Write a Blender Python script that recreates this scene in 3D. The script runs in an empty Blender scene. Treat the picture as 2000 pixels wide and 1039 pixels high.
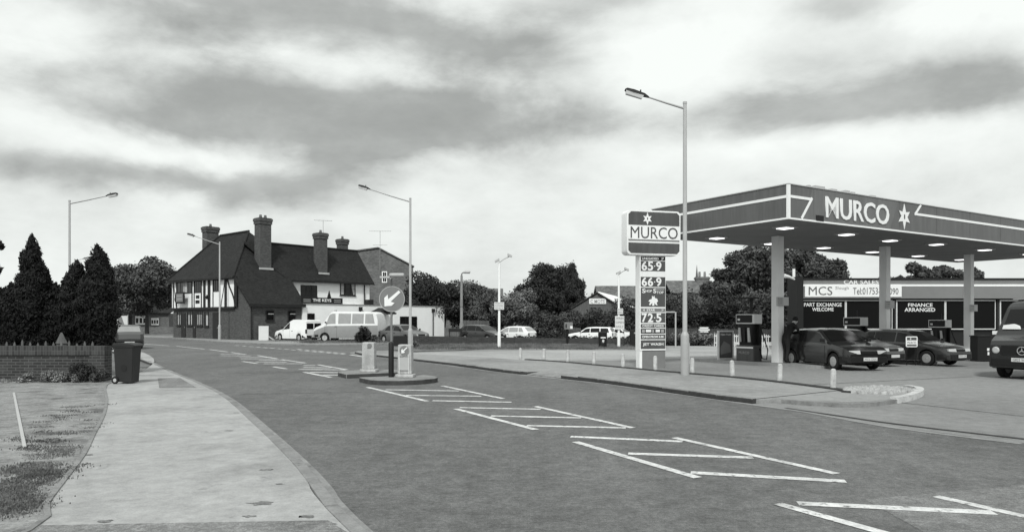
import bpy, bmesh, math, random
import numpy as np
from mathutils import Vector, Matrix
R = math.radians
random.seed(7)
SC = bpy.context.scene
COL = SC.collection

# ------------------------------------------------------------------ camera
K, CX, HY, CH = 1400.0, 1000.0, 625.0, 1.7      # focal length (px of a 2000 px picture), principal x, horizon y, eye height
cam_d = bpy.data.cameras.new('camera'); cam = bpy.data.objects.new('camera', cam_d); COL.objects.link(cam)
cam.location = (0, 0, CH); cam.rotation_euler = (R(90), 0, 0)
cam_d.sensor_width = 36; cam_d.lens = K/2000*36; cam_d.shift_y = (HY-519.5)/2000
cam_d.clip_end = 5000; cam_d.clip_start = 0.1
SC.camera = cam
SC.view_settings.view_transform = 'Standard'; SC.view_settings.look = 'None'
SC.view_settings.exposure = 0.30; SC.view_settings.gamma = 1

# ------------------------------------------------------------------ sky and sun
SUN_EL, SUN_AZ = 47, 189       # azimuth clockwise from +Y: behind the camera and to its left
w = bpy.data.worlds.new('World'); SC.world = w; w.use_nodes = True
nt = w.node_tree; nt.nodes.clear(); L = nt.links.new
def N(t, **k):
    n = nt.nodes.new(t)
    for a, b in k.items(): setattr(n, a, b)
    return n
def mth(op, a, b=None, c=None, clamp=False):
    n = N('ShaderNodeMath', operation=op); n.use_clamp = clamp
    for i, v in enumerate((a, b, c)):
        if v is None: continue
        if isinstance(v, (int, float)): n.inputs[i].default_value = v
        else: L(v, n.inputs[i])
    return n.outputs[0]
out = N('ShaderNodeOutputWorld'); bg = N('ShaderNodeBackground'); L(bg.outputs[0], out.inputs[0])
tc = N('ShaderNodeTexCoord'); sep = N('ShaderNodeSeparateXYZ'); L(tc.outputs['Generated'], sep.inputs[0])
az = mth('ARCTAN2', sep.outputs[0], sep.outputs[1]); el = mth('ARCSINE', sep.outputs[2])
# cloud layer coordinates: clouds are stretched along the horizon
cmb = N('ShaderNodeCombineXYZ'); L(mth('MULTIPLY', az, 1.0), cmb.inputs[0]); L(mth('MULTIPLY', el, 2.0), cmb.inputs[1])
wz = mth('COSINE', az); L(wz, cmb.inputs[2])
def noise(vec, scale, detail, rough=.55, dist=0.0):
    n = N('ShaderNodeTexNoise'); n.inputs['Scale'].default_value = scale; n.inputs['Detail'].default_value = detail
    n.inputs['Roughness'].default_value = rough; n.inputs['Distortion'].default_value = dist
    L(vec, n.inputs['Vector']); return n
n1 = noise(cmb.outputs[0], 3.2, 5, .55, .3)
sub = N('ShaderNodeVectorMath', operation='SUBTRACT'); L(n1.outputs['Color'], sub.inputs[0]); sub.inputs[1].default_value = (.5,.5,.5)
sc_ = N('ShaderNodeVectorMath', operation='MULTIPLY'); L(sub.outputs[0], sc_.inputs[0]); sc_.inputs[1].default_value = (.20,.10,0)
q = N('ShaderNodeCombineXYZ'); L(az, q.inputs[0]); L(el, q.inputs[1])
qw = N('ShaderNodeVectorMath', operation='ADD'); L(q.outputs[0], qw.inputs[0]); L(sc_.outputs[0], qw.inputs[1])
def azel(px, py):
    X = px-CX; return math.atan2(X, K), math.atan2(HY-py, math.hypot(K, X))
# banks of cloud: (x, y, half width, half height, tilt, weight) - negative dark, positive bright
BANKS = [(610,225,370,66,.03,-.80),(940,230,160,60,-.1,-.22),(470,368,250,30,.02,-.66),(730,305,190,36,-.32,-.42),(150,345,200,26,.1,-.22),
         (560,26,480,56,.09,-.62),(170,10,200,30,.1,-.30),(840,76,160,24,.1,-.16),(640,128,360,30,.06,.24),(300,205,170,18,.1,-.22),
         (1100,170,110,70,0,-.16),(1120,12,170,24,0,-.26),(1260,45,110,34,.0,-.16),(1650,214,250,34,-.03,-.60),(1690,150,230,62,.05,-.20),(1430,225,130,34,.0,-.22),(1940,125,70,60,.2,-.26),
         (1700,16,100,24,.0,-.36),(1740,60,60,30,.3,-.2),(1060,262,120,30,-.1,-.14),
         (90,130,110,70,0,.22),(330,295,210,30,.22,.30),(1330,105,190,80,-.2,.34),(1900,35,150,50,0,.35),(1560,290,500,35,0,.18),(250,175,80,18,0,.22)]
n2 = noise(cmb.outputs[0], 5.0, 10, .60, .15)
rag = mth('MULTIPLY', mth('SUBTRACT', n2.outputs[0], .5), 1.25)
acc = None
for (bx, by, hw, hh, tilt, wt) in BANKS:
    a0, e0 = azel(bx, by)
    m = N('ShaderNodeMapping', vector_type='TEXTURE'); m.inputs['Location'].default_value = (a0, e0, 0)
    m.inputs['Rotation'].default_value = (0,0,-tilt*1.0); sx, sy = hw/K*1.02, hh/K*1.12; m.inputs['Scale'].default_value = (sx, sy, 1)
    L(qw.outputs[0], m.inputs['Vector'])
    ln = N('ShaderNodeVectorMath', operation='LENGTH'); L(m.outputs[0], ln.inputs[0])
    g = mth('EXPONENT', mth('MULTIPLY', mth('POWER', mth('MAXIMUM', mth('ADD', ln.outputs['Value'], rag), 0.0), 2.8), -.75))
    acc = mth('MULTIPLY_ADD', g, wt*(.95 if wt < 0 else .9), acc if acc is not None else 0.0)
n3 = noise(cmb.outputs[0], 1.6, 4, .5, .2)
n4 = noise(cmb.outputs[0], 15.0, 8, .65, .1)
v = mth('ADD', mth('MAXIMUM', mth('MULTIPLY', acc, .86), -.50), mth('MULTIPLY', mth('SUBTRACT', n2.outputs[0], .5), .62))
v = mth('ADD', v, mth('MULTIPLY', mth('SUBTRACT', n4.outputs[0], .5), .20))
v = mth('ADD', v, mth('MULTIPLY', mth('SUBTRACT', n3.outputs[0], .5), .18))
v = mth('ADD', v, .80)
ramp = N('ShaderNodeValToRGB'); L(v, ramp.inputs[0])
cr = ramp.color_ramp; cr.interpolation = 'LINEAR'
cr.elements[0].position = .0; cr.elements[0].color = (.24,.24,.24,1)
cr.elements[1].position = 1.1 if False else 1.0; cr.elements[1].color = (.80,.80,.80,1)
for p_, c_ in ((.25,.32),(.45,.43),(.62,.56),(.78,.68),(.9,.75)): e = cr.elements.new(p_); e.color = (c_,c_,c_,1)
sky = N('ShaderNodeTexSky', sky_type='NISHITA'); sky.sun_disc = False
sky.sun_elevation = R(SUN_EL); sky.sun_rotation = R(SUN_AZ)
bw = N('ShaderNodeRGBToBW'); L(sky.outputs[0], bw.inputs[0])
skyv = mth('MULTIPLY', bw.outputs[0], .06)
tot = mth('ADD', mth('MULTIPLY', ramp.outputs[0], .97), mth('MINIMUM', skyv, .03))
tint = N('ShaderNodeVectorMath', operation='SCALE'); tint.inputs[0].default_value = (.962,1.0,.972)
L(tot, tint.inputs['Scale']); L(tint.outputs[0], bg.inputs[0]); bg.inputs[1].default_value = 1.0
sd = bpy.data.lights.new('sun', 'SUN'); sun = bpy.data.objects.new('sun', sd); COL.objects.link(sun)
sd.energy = 2.3; sd.angle = R(7); sd.color = (.975,1.0,.97)
dv = Vector((math.sin(R(SUN_AZ))*math.cos(R(SUN_EL)), math.cos(R(SUN_AZ))*math.cos(R(SUN_EL)), math.sin(R(SUN_EL))))
sun.rotation_euler = dv.to_track_quat('Z', 'Y').to_euler(); sun.location = (0,0,60)

# ------------------------------------------------------------------ helpers: ground height, placing
AX, AY = (.8485,.5292), (-.5292,.8485)          # canopy front direction, island direction
def gs(x, y): return (x-8.6)*AX[0]+(y-22.3)*AX[1]
def gz(x, y): return -.016*min(max(gs(x,y)-4,0),37)
def G(px, py, dz=0.0):
    z = dz
    for _ in range(6):
        Y = (CH-z)*K/(py-HY); X = (px-CX)*Y/K; z = dz+gz(X,Y)
    return Vector((X, Y, z))
def XP(px, Y): return (px-CX)*Y/K
def ZP(py, Y): return CH+(HY-py)*Y/K

# ------------------------------------------------------------------ materials
def mat(name, v, rough=.85, var=.12, scale=4.0, bump=0.0, bscale=40.0, metal=0.0, spec=.3, kind=None, v2=None, **kw):
    m = bpy.data.materials.new(name); m.use_nodes = True
    t = m.node_tree; b = t.nodes['Principled BSDF']; lk = t.links.new
    b.inputs['Roughness'].default_value = rough; b.inputs['Metallic'].default_value = metal
    b.inputs['Specular IOR Level'].default_value = spec
    co = t.nodes.new('ShaderNodeTexCoord')
    def nz(sc, det=4, rg=.6, vec=None):
        n = t.nodes.new('ShaderNodeTexNoise'); n.inputs['Scale'].default_value = sc; n.inputs['Detail'].default_value = det
        n.inputs['Roughness'].default_value = rg; lk(vec or co.outputs['Object'], n.inputs['Vector']); return n
    def mm(op, a, b_, clamp=False):
        n = t.nodes.new('ShaderNodeMath'); n.operation = op; n.use_clamp = clamp
        for i, x in enumerate((a, b_)):
            if isinstance(x, (int, float)): n.inputs[i].default_value = x
            else: lk(x, n.inputs[i])
        return n.outputs[0]
    def rampf(x, stops):
        n = t.nodes.new('ShaderNodeValToRGB'); lk(x, n.inputs[0]); c = n.color_ramp
        while len(c.elements) < len(stops): c.elements.new(.5)
        for e_, (p, q_) in zip(c.elements, stops): e_.position = p; e_.color = (q_,q_,q_,1)
        return n.outputs[0]
    fac = mm('MULTIPLY', mm('SUBTRACT', nz(scale).outputs[0], .5), 2*var*2)
    base = None; height = None
    if kind in ('brick', 'tile'):
        sp = t.nodes.new('ShaderNodeSeparateXYZ'); lk(co.outputs['Object'], sp.inputs[0])
        sn = t.nodes.new('ShaderNodeSeparateXYZ'); lk(co.outputs['Normal'], sn.inputs[0])
        ax = mm('GREATER_THAN', mm('ABSOLUTE', sn.outputs[0], 0), mm('ABSOLUTE', sn.outputs[1], 0))
        u = mm('ADD', mm('MULTIPLY', sp.outputs[1], ax), mm('MULTIPLY', sp.outputs[0], mm('SUBTRACT', 1.0, ax)))
        cb = t.nodes.new('ShaderNodeCombineXYZ'); lk(u, cb.inputs[0]); lk(sp.outputs[2], cb.inputs[1])
        br = t.nodes.new('ShaderNodeTexBrick'); lk(cb.outputs[0], br.inputs['Vector'])
        bw_, bh_ = kw.get('bw', .225), kw.get('bh', .075)
        br.inputs['Scale'].default_value = 1; br.inputs['Brick Width'].default_value = bw_; br.inputs['Row Height'].default_value = bh_
        br.inputs['Mortar Size'].default_value = kw.get('mortar', .006); br.inputs['Mortar Smooth'].default_value = .2; br.inputs['Bias'].default_value = 0
        if kw.get('soldier'): br.offset = 0
        lo, hi = v*(1-kw.get('bvar', .35)), v*(1+kw.get('bvar', .35)); mo = v2 if v2 is not None else v*1.8
        br.inputs['Color1'].default_value = (lo,lo,lo,1); br.inputs['Color2'].default_value = (hi,hi,hi,1); br.inputs['Mortar'].default_value = (mo,mo,mo,1)
        bwn = t.nodes.new('ShaderNodeRGBToBW'); lk(br.outputs['Color'], bwn.inputs[0]); base = bwn.outputs[0]
        height = mm('SUBTRACT', 1.0, br.outputs['Fac'])
    elif kind == 'asphalt':
        f1 = nz(90, 3, .7).outputs[0]; f2 = nz(.35, 5, .6).outputs[0]
        f3 = nz(22, 3, .8).outputs[0]; f4 = nz(4, 11, .86).outputs[0]
        mp = t.nodes.new('ShaderNodeMapping'); lk(co.outputs['Object'], mp.inputs[0]); mp.inputs['Rotation'].default_value = (0,0,R(-30)); mp.inputs['Scale'].default_value = (1.1,.05,1)
        f5 = nz(1.0, 4, .6, mp.outputs[0]).outputs[0]
        base = mm('MULTIPLY', rampf(f1, [(.3,v*.62),(.5,v),(.72,v*1.6)]), rampf(f2, [(.3,.80),(.7,1.16)]))
        base = mm('MULTIPLY', mm('MULTIPLY', base, rampf(f3, [(.3,.68),(.7,1.36)])), mm('MULTIPLY', rampf(f4, [(.36,.66),(.5,1.0),(.64,1.42)]), rampf(f5, [(.3,.90),(.7,1.10)])))
        height = f1
    elif kind == 'conc':
        mp = t.nodes.new('ShaderNodeMapping'); lk(co.outputs['Object'], mp.inputs[0]); mp.inputs['Scale'].default_value = kw.get('st', (1,1,1))
        f1 = nz(kw.get('fs', 60), 4, .7).outputs[0]; f2 = nz(kw.get('ls', .8), 8, .62, mp.outputs[0]).outputs[0]; f3 = nz(kw.get('ss', 2.2), 6, .7, mp.outputs[0]).outputs[0]
        base = mm('MULTIPLY', rampf(f1, [(.3,v*.85),(.6,v*1.1)]), rampf(f2, [(.3,.72),(.5,1.0),(.72,1.08)]))
        th = kw.get('th', .30); base = mm('MULTIPLY', base, rampf(f3, [(th,kw.get('stain', .55)),(th+.085,1.0)]))
        base = mm('MULTIPLY', base, rampf(nz(5, 11, .86).outputs[0], [(.36,.80),(.5,1.0),(.64,1.22)]))
        height = f1
    elif kind == 'dirt':
        f1 = nz(28, 6, .75).outputs[0]; f2 = nz(1.6, 7, .65).outputs[0]; f3 = nz(120, 2, .8).outputs[0]
        base = mm('MULTIPLY', rampf(f2, [(.36,v*.45),(.45,v*.85),(.6,v)]), rampf(f1, [(.3,.6),(.7,1.3)]))
        base = mm('MULTIPLY', mm('MULTIPLY', base, rampf(f3, [(.3,.8),(.7,1.2)])), rampf(nz(5, 11, .86).outputs[0], [(.36,.65),(.5,1.0),(.64,1.4)]))
        height = f1
    elif kind == 'wood':
        mp = t.nodes.new('ShaderNodeMapping'); lk(co.outputs['Object'], mp.inputs[0]); mp.inputs['Scale'].default_value = (9,9,.6)
        base = rampf(nz(1.0, 6, .7, mp.outputs[0]).outputs[0], [(.3,v*.6),(.7,v*1.35)]); height = None
    elif kind == 'panel':
        mp = t.nodes.new('ShaderNodeMapping'); lk(co.outputs['Object'], mp.inputs[0]); mp.inputs['Scale'].default_value = (5,5,.5)
        base = mm('MULTIPLY', rampf(nz(1.0, 5, .7, mp.outputs[0]).outputs[0], [(.3,v*.82),(.7,v*1.16)]), rampf(nz(.5, 3).outputs[0], [(.3,.9),(.7,1.1)]))
    elif kind == 'leaf':
        f1 = nz(kw.get('ls', .9), 3, .6).outputs[0]; f2 = nz(9.0, 2, .6).outputs[0]
        base = mm('MULTIPLY', rampf(f1, [(.36,v*.55),(.5,v),(.64,v*1.6)]), rampf(f2, [(.3,.65),(.7,1.4)]))
    if base is None:
        base = mm('MULTIPLY', mm('ADD', fac, 1.0), v)
    elif kind not in ('leaf', 'asphalt', 'panel'):
        base = mm('MULTIPLY', base, mm('ADD', fac, 1.0))
    base = mm('MAXIMUM', base, .004)
    cc = t.nodes.new('ShaderNodeCombineColor')
    for i in range(3): lk(base, cc.inputs[i])
    lk(cc.outputs[0], b.inputs['Base Color'])
    if bump:
        bp = t.nodes.new('ShaderNodeBump'); bp.inputs['Strength'].default_value = bump; bp.inputs['Distance'].default_value = kw.get('bd', .01)
        lk(height if height is not None else nz(bscale, 4).outputs[0], bp.inputs['Height']); lk(bp.outputs[0], b.inputs['Normal'])
    if kw.get('emit'):
        b.inputs['Emission Color'].default_value = (1,1,1,1); b.inputs['Emission Strength'].default_value = kw['emit']
    if kw.get('trans'):
        b.inputs['Transmission Weight'].default_value = kw['trans']
    if kw.get('coat'):
        b.inputs['Coat Weight'].default_value = kw['coat']; b.inputs['Coat Roughness'].default_value = .06
    if kw.get('sub'):
        pass
    return m
M = {}
M['ground'] = mat('rough_ground', .16, kind='dirt', bump=.5, bd=.02)
M['asphalt'] = mat('asphalt', .115, .9, kind='asphalt', bump=.25, bd=.004)
M['asphalt_old'] = mat('old_asphalt', .15, .9, kind='asphalt', bump=.25, bd=.004)
M['seam'] = mat('tar_seam', .085, .9, kind='asphalt')
M['patch'] = mat('asphalt_patch', .17, .9, kind='asphalt', bump=.2, bd=.003)
M['paint'] = mat('road_paint', .56, .8, kind='conc', fs=30, ls=2.0, ss=9, stain=.30, th=.37)
M['paint_worn'] = mat('worn_road_paint', .42, .85, kind='conc', fs=30, ls=1.0, ss=3.0, stain=.40)
M['paving'] = mat('footway_asphalt', .315, .9, kind='conc', st=(1,1,1), ls=.6, ss=2.6, stain=.72, bump=.25, bd=.004)
M['paving2'] = mat('far_footway', .25, .9, kind='conc', ls=.3, ss=.9, stain=.62, bump=.25, bd=.004)
M['kerb'] = mat('kerb_stone', .21, .9, kind='conc', ls=2, ss=5, bump=.3, bd=.005)
M['kerb_dark'] = mat('dark_kerb_stone', .055, .9, kind='conc', ls=2, ss=4, bump=.3, bd=.005)  # darker tone than the kerb tops, for kerb faces and a channel strip
M['gutter'] = mat('gutter_concrete', .23, .9, kind='conc', ls=1, ss=2.2, bump=.3, bd=.005)
M['concrete'] = mat('forecourt_concrete', .215, .85, kind='conc', ls=.12, ss=.35, stain=.66, bump=.15, bd=.003)
M['concrete_far'] = mat('yard_concrete', .33, .88, kind='conc', ls=.15, ss=.5, stain=.75)
M['dirt'] = mat('gravel_verge', .27, .95, kind='dirt', bump=.8, bd=.02)
M['cobble'] = mat('cobble_stone', .34, .9, kind='conc', ls=3, ss=3, bump=.4, bd=.01)
M['soil'] = mat('dark_soil', .045, .95, var=.3, scale=8)
M['brick'] = mat('dark_brick', .042, .9, kind='brick', v2=.11, bump=.5, bd=.008, mortar=.008)
M['brick_far'] = mat('brown_brick', .055, .9, kind='brick', v2=.12, bump=.3, bd=.008, mortar=.012, bvar=.45)
M['brick_gable'] = mat('gable_brick', .12, .9, kind='brick', v2=.17, bump=.3, bd=.008, mortar=.01, var=.2, scale=.6)
M['soldier'] = mat('brick_on_edge', .05, .9, kind='brick', bw=.075, bh=.3, soldier=True, v2=.09, bump=.5, bd=.008, mortar=.007)
M['tile'] = mat('clay_roof_tile', .017, .85, kind='brick', bw=.17, bh=.085, v2=.010, bump=.8, bd=.02, mortar=.008, bvar=.4, var=.25, scale=.9)
M['slate'] = mat('slate_roof', .12, .8, kind='brick', bw=.3, bh=.16, v2=.05, bump=.5, bd=.01, mortar=.008, var=.2, scale=.7)
M['render'] = mat('white_render', .82, .85, var=.05, scale=1.2, bump=.1)
M['timber'] = mat('black_timber', .018, .7, var=.3)
M['fence'] = mat('dark_fence_wood', .06, .9, kind='wood')
M['fence2'] = mat('grey_fence_wood', .11, .9, kind='wood')
M['white'] = mat('white_paint', .82, .5, var=.03)
M['white_dirty'] = mat('weathered_white_paint', .48, .75, kind='conc', ls=3, ss=6, stain=.6)
M['offwhite'] = mat('off_white_panel', .62, .6, var=.05)
M['pale'] = mat('pale_grey_metal', .42, .6, var=.08, scale=2)
M['bollard'] = mat('dirty_bollard_plastic', .40, .75, kind='conc', ls=3, ss=6, stain=.6)
M['galv'] = mat('galvanised_steel', .36, .55, var=.10, scale=3, metal=.1)
M['column'] = mat('column_paint', .74, .6, var=.07, scale=1.5)
M['red'] = mat('fascia_paint', .110, .45, kind='panel')
M['red2'] = mat('fascia_paint_light', .13, .45, kind='panel')
M['sign_dark'] = mat('sign_panel_paint', .085, .4, kind='panel')
M['grey'] = mat('mid_grey_paint', .19, .6, var=.08)
M['fascia_grey'] = mat('shop_fascia', .20, .7, var=.06, scale=2)
M['dark'] = mat('dark_paint', .013, .6, var=.1)
M['black'] = mat('black_plastic', .009, .6, var=.15)
M['bin'] = mat('bin_plastic', .022, .5, var=.12, scale=3)
M['rubber'] = mat('tyre_rubber', .014, .85)
M['hub'] = mat('wheel_trim', .40, .4, metal=.3)
M['glass'] = mat('dark_glass', .008, .12, var=.0, spec=.3)
M['glass_shop'] = mat('shop_glass', .006, .25, var=.0, spec=.12)
M['glass_pale'] = mat('painted_reflection_glass', .30, .15, var=.1, spec=.6)  # pale base colour stands in for sky reflected in vehicle windows
M['lampglass'] = mat('lamp_glass', .65, .12, var=0, spec=.6)
M['headlamp'] = mat('headlamp_glass', .45, .15, var=.05, spec=.7)
M['taillamp'] = mat('tail_lamp', .05, .2, var=0, spec=.6)
M['car_dark'] = mat('dark_car_paint', .014, .2, var=0, spec=.5, coat=.4)
M['car_dark2'] = mat('dark_blue_car_paint', .035, .2, var=0, spec=.5, coat=.4)
M['car_mid'] = mat('mid_car_paint', .10, .3, var=0, spec=.5, coat=.25)
M['car_silver'] = mat('silver_car_paint', .42, .3, var=0, spec=.5, coat=.25)
M['car_white'] = mat('white_car_paint', .78, .3, var=.02, spec=.5, coat=.25)
M['van_low'] = mat('van_lower_paint', .26, .45, var=.08)
M['van_up'] = mat('van_upper_paint', .70, .45, var=.06)
M['plate'] = mat('number_plate', .6, .4, var=.02)
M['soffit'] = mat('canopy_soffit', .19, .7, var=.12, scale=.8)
M['lit'] = mat('canopy_light_diffuser', .8, .3, var=0, emit=1.5)
M['letters'] = mat('white_letters', .8, .5, var=.02)
M['letters_grey'] = mat('grey_letters', .12, .6, var=.02)
M['letters_mid'] = mat('faded_letters', .33, .6, var=.02)
M['leaf'] = mat('broad_leaves', .062, .7, kind='leaf')
M['leaf_light'] = mat('pale_leaves', .12, .7, kind='leaf')
M['leaf_dark'] = mat('dark_conifer_leaves', .030, .8, kind='leaf')
M['leaf_cyp'] = mat('cypress_leaves', .013, .85, kind='leaf')
M['grass'] = mat('grass_blades', .13, .9, kind='leaf', ls=.6)
M['drygrass'] = mat('dry_grass_blades', .17, .9, kind='leaf', ls=1.2)
M['bark'] = mat('bark', .05, .9, var=.3, scale=6)
M['skin'] = mat('skin', .36, .6, var=.03)
M['cloth'] = mat('dark_clothes', .014, .9, var=.2, scale=10)
M['trousers'] = mat('dark_trousers', .018, .9, var=.2, scale=10)
M['hair'] = mat('dark_hair', .012, .8)
M['net'] = mat('net_curtain', .42, .9, var=.12, scale=9)
M['metal'] = mat('steel_edging', .34, .4, metal=.5, var=.15)

# ------------------------------------------------------------------ mesh helpers
def finish(o, parent=None, mats=None):
    COL.objects.link(o)
    if parent: o.parent = parent
    return o
class MB:
    def __init__(s, T=None): s.v, s.f, s.mi, s.T, s.m = [], [], [], T, 0
    def add(s, vs, fs):
        b = len(s.v)
        for p in vs:
            p = Vector(p); s.v.append(tuple(s.T @ p) if s.T else tuple(p))
        for f in fs: s.f.append(tuple(b+i for i in f)); s.mi.append(s.m)
        return s
    def box(s, x0,x1,y0,y1,z0,z1):
        return s.add([(x,y,z) for z in (z0,z1) for y in (y0,y1) for x in (x0,x1)],
              [(0,2,3,1),(4,5,7,6),(0,1,5,4),(2,6,7,3),(0,4,6,2),(1,3,7,5)])
    def prism(s, poly, z0, z1):             # xy polygon, counter-clockwise, extruded up
        n = len(poly)
        return s.add([(p[0],p[1],z0) for p in poly]+[(p[0],p[1],z1) for p in poly],
              [tuple(range(n-1,-1,-1)), tuple(range(n,2*n))]+[(i,(i+1)%n,n+(i+1)%n,n+i) for i in range(n)])
    def slab(s, poly, d):                   # 3-d polygon thickened by vector d
        n = len(poly); d = Vector(d)
        return s.add([Vector(p) for p in poly]+[Vector(p)+d for p in poly],
              [tuple(range(n)), tuple(range(2*n-1,n-1,-1))]+[((i+1)%n,i,n+i,n+(i+1)%n) for i in range(n)])
    def tube(s, pts, r, seg=8, r2=None, cap=True):
        pts = [Vector(p) for p in pts]; n = len(pts); vs = []; fs = []
        for i, p in enumerate(pts):
            d = (pts[min(i+1,n-1)]-pts[max(i-1,0)]).normalized()
            a = d.orthogonal().normalized() if abs(d.z) < .9 else Vector((1,0,0)); a = (a-d*a.dot(d)).normalized(); b = d.cross(a)
            rr = r if r2 is None else r+(r2-r)*i/(n-1)
            if isinstance(r, (list, tuple)): rr = r[i]
            vs += [p+(a*math.cos(t)+b*math.sin(t))*rr for t in [2*math.pi*k/seg for k in range(seg)]]
        for i in range(n-1):
            for k in range(seg):
                fs.append((i*seg+k, i*seg+(k+1)%seg, (i+1)*seg+(k+1)%seg, (i+1)*seg+k))
        if cap: fs += [tuple(range(seg-1,-1,-1)), tuple(range((n-1)*seg, n*seg))]
        return s.add(vs, fs)
    def lathe(s, prof, c=(0,0,0), seg=16, axis='z'):   # prof [(r,z)]
        vs = []; fs = []; c = Vector(c)
        for r, z in prof:
            for k in range(seg):
                t = 2*math.pi*k/seg; p = (r*math.cos(t), r*math.sin(t), z)
                if axis == 'y': p = (p[0], p[2], p[1])
                if axis == 'x': p = (p[2], p[0], p[1])
                vs.append(c+Vector(p))
        n = len(prof)
        for i in range(n-1):
            for k in range(seg): fs.append((i*seg+k, i*seg+(k+1)%seg, (i+1)*seg+(k+1)%seg, (i+1)*seg+k))
        fs += [tuple(range(seg-1,-1,-1)), tuple(range((n-1)*seg, n*seg))]
        return s.add(vs, fs)
    def build(s, name, m, parent=None, smooth=0, bevel=0):
        me = bpy.data.meshes.new(name); me.from_pydata(s.v, [], s.f)
        for x in (m if isinstance(m, (list, tuple)) else [m]): me.materials.append(M[x] if isinstance(x, str) else x)
        if isinstance(m, (list, tuple)): me.polygons.foreach_set('material_index', s.mi)
        bm = bmesh.new(); bm.from_mesh(me)
        bmesh.ops.recalc_face_normals(bm, faces=bm.faces)
        if bevel:
            es = [e for e in bm.edges if len(e.link_faces) == 2 and e.calc_face_angle(0) > .7]
            bmesh.ops.bevel(bm, geom=es, offset=bevel, segments=2, affect='EDGES', profile=.6, clamp_overlap=True)
        if smooth:
            for f in bm.faces: f.smooth = True
            for e in bm.edges:
                if len(e.link_faces) == 2 and e.calc_face_angle(0) > smooth: e.smooth = False
        bm.to_mesh(me); bm.free(); me.update()
        return finish(bpy.data.objects.new(name, me), parent)
def tag(o, label=None, cat=None, group=None, kind=None):
    if label: o['label'] = label
    if cat: o['category'] = cat
    if group: o['group'] = group
    if kind: o['kind'] = kind
    return o
def thing(name, label, cat, loc=(0,0,0), rz=0, group=None):
    o = bpy.data.objects.new(name, None); COL.objects.link(o); o.empty_display_size = .2
    o.location = loc; o.rotation_euler = (0,0,rz); return tag(o, label, cat, group)
def kids(o): return [c for c in bpy.data.objects if c.parent == o]
def copy_tree(o, parent=None):
    c = o.copy(); COL.objects.link(c); c.parent = parent
    for ch in kids(o): copy_tree(ch, c)
    return c
def sheet(name, poly, m, dz, thick=0.0, cat=None, step=False, side=None):   # flat surface that follows the lie of the land
    bm = bmesh.new(); vs = [bm.verts.new((p[0],p[1],0)) for p in poly]; f = bm.faces.new(vs)
    bmesh.ops.triangulate(bm, faces=[f])
    for s0 in (4, 41):
        co = Vector((8.6+AX[0]*s0, 22.3+AX[1]*s0, 0))
        bmesh.ops.bisect_plane(bm, geom=bm.verts[:]+bm.edges[:]+bm.faces[:], plane_co=co, plane_no=(AX[0],AX[1],0))
    bmesh.ops.recalc_face_normals(bm, faces=bm.faces)
    if bm.faces and bm.faces[:][0].normal.z < 0: bmesh.ops.reverse_faces(bm, faces=bm.faces)
    if thick:
        r = bmesh.ops.extrude_face_region(bm, geom=bm.faces[:])
        for g in r['geom']:
            if isinstance(g, bmesh.types.BMVert): g.co.z = 1
        bmesh.ops.recalc_face_normals(bm, faces=bm.faces)
    for v_ in bm.verts:
        top = (v_.co.z > .5) or not thick
        v_.co.z = gz(v_.co.x, v_.co.y)+dz-(0 if top else thick)
    me = bpy.data.meshes.new(name)
    me.materials.append(M[m])
    if side:
        me.materials.append(M[side])
        bm.normal_update()
        for f in bm.faces:
            if abs(f.normal.z) < .5: f.material_index = 1
    bm.to_mesh(me); bm.free()
    o = finish(bpy.data.objects.new(name, me)); o['kind'] = 'structure'; return o
def offset_line(pts, d):
    r = []; n = len(pts)
    for i in range(n):
        a = Vector(pts[max(i-1,0)][:2]); b = Vector(pts[min(i+1,n-1)][:2]); t = (b-a).normalized()
        r.append((pts[i][0]-t.y*d, pts[i][1]+t.x*d))
    return r
def smooth_line(pts, n=4):
    P = [Vector(p[:2]) for p in pts]; out_ = []
    for i in range(len(P)-1):
        p0, p1, p2, p3 = P[max(i-1,0)], P[i], P[i+1], P[min(i+2,len(P)-1)]
        for k in range(n):
            t = k/n
            out_.append(tuple(.5*((2*p1)+(p2-p0)*t+(2*p0-5*p1+4*p2-p3)*t*t+(3*p1-p0-3*p2+p3)*t**3)))
    out_.append(tuple(P[-1])); return out_
def strip(name, line, w0, w1, m, dz, thick=0, side=None):
    a = offset_line(line, w0); b = offset_line(line, w1)
    mb = MB(); n = len(line); vs = []
    for p, q_ in zip(a, b):
        for r in (p, q_):
            z = gz(*r)+dz; vs.append((r[0],r[1],z))
            if thick: vs.append((r[0],r[1],z-thick))
    k = 4 if thick else 2; fs = []
    for i in range(n-1):
        A, B = i*k, (i+1)*k
        if thick: fs += [(A,A+2,B+2,B),(A,B,B+1,A+1),(A+2,A+3,B+3,B+2)]
        else: fs.append((A,A+1,B+1,B))
    if thick: fs += [(0,1,3,2),((n-1)*4,(n-1)*4+2,(n-1)*4+3,(n-1)*4+1)]
    mb.add(vs, fs)
    ms = [m, side] if side else m
    if side and thick: mb.mi = [0 if i < (n-1)*3 and i % 3 == 0 else 1 for i in range(len(fs))]
    o = mb.build(name, ms); o['kind'] = 'structure'; return o

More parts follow.
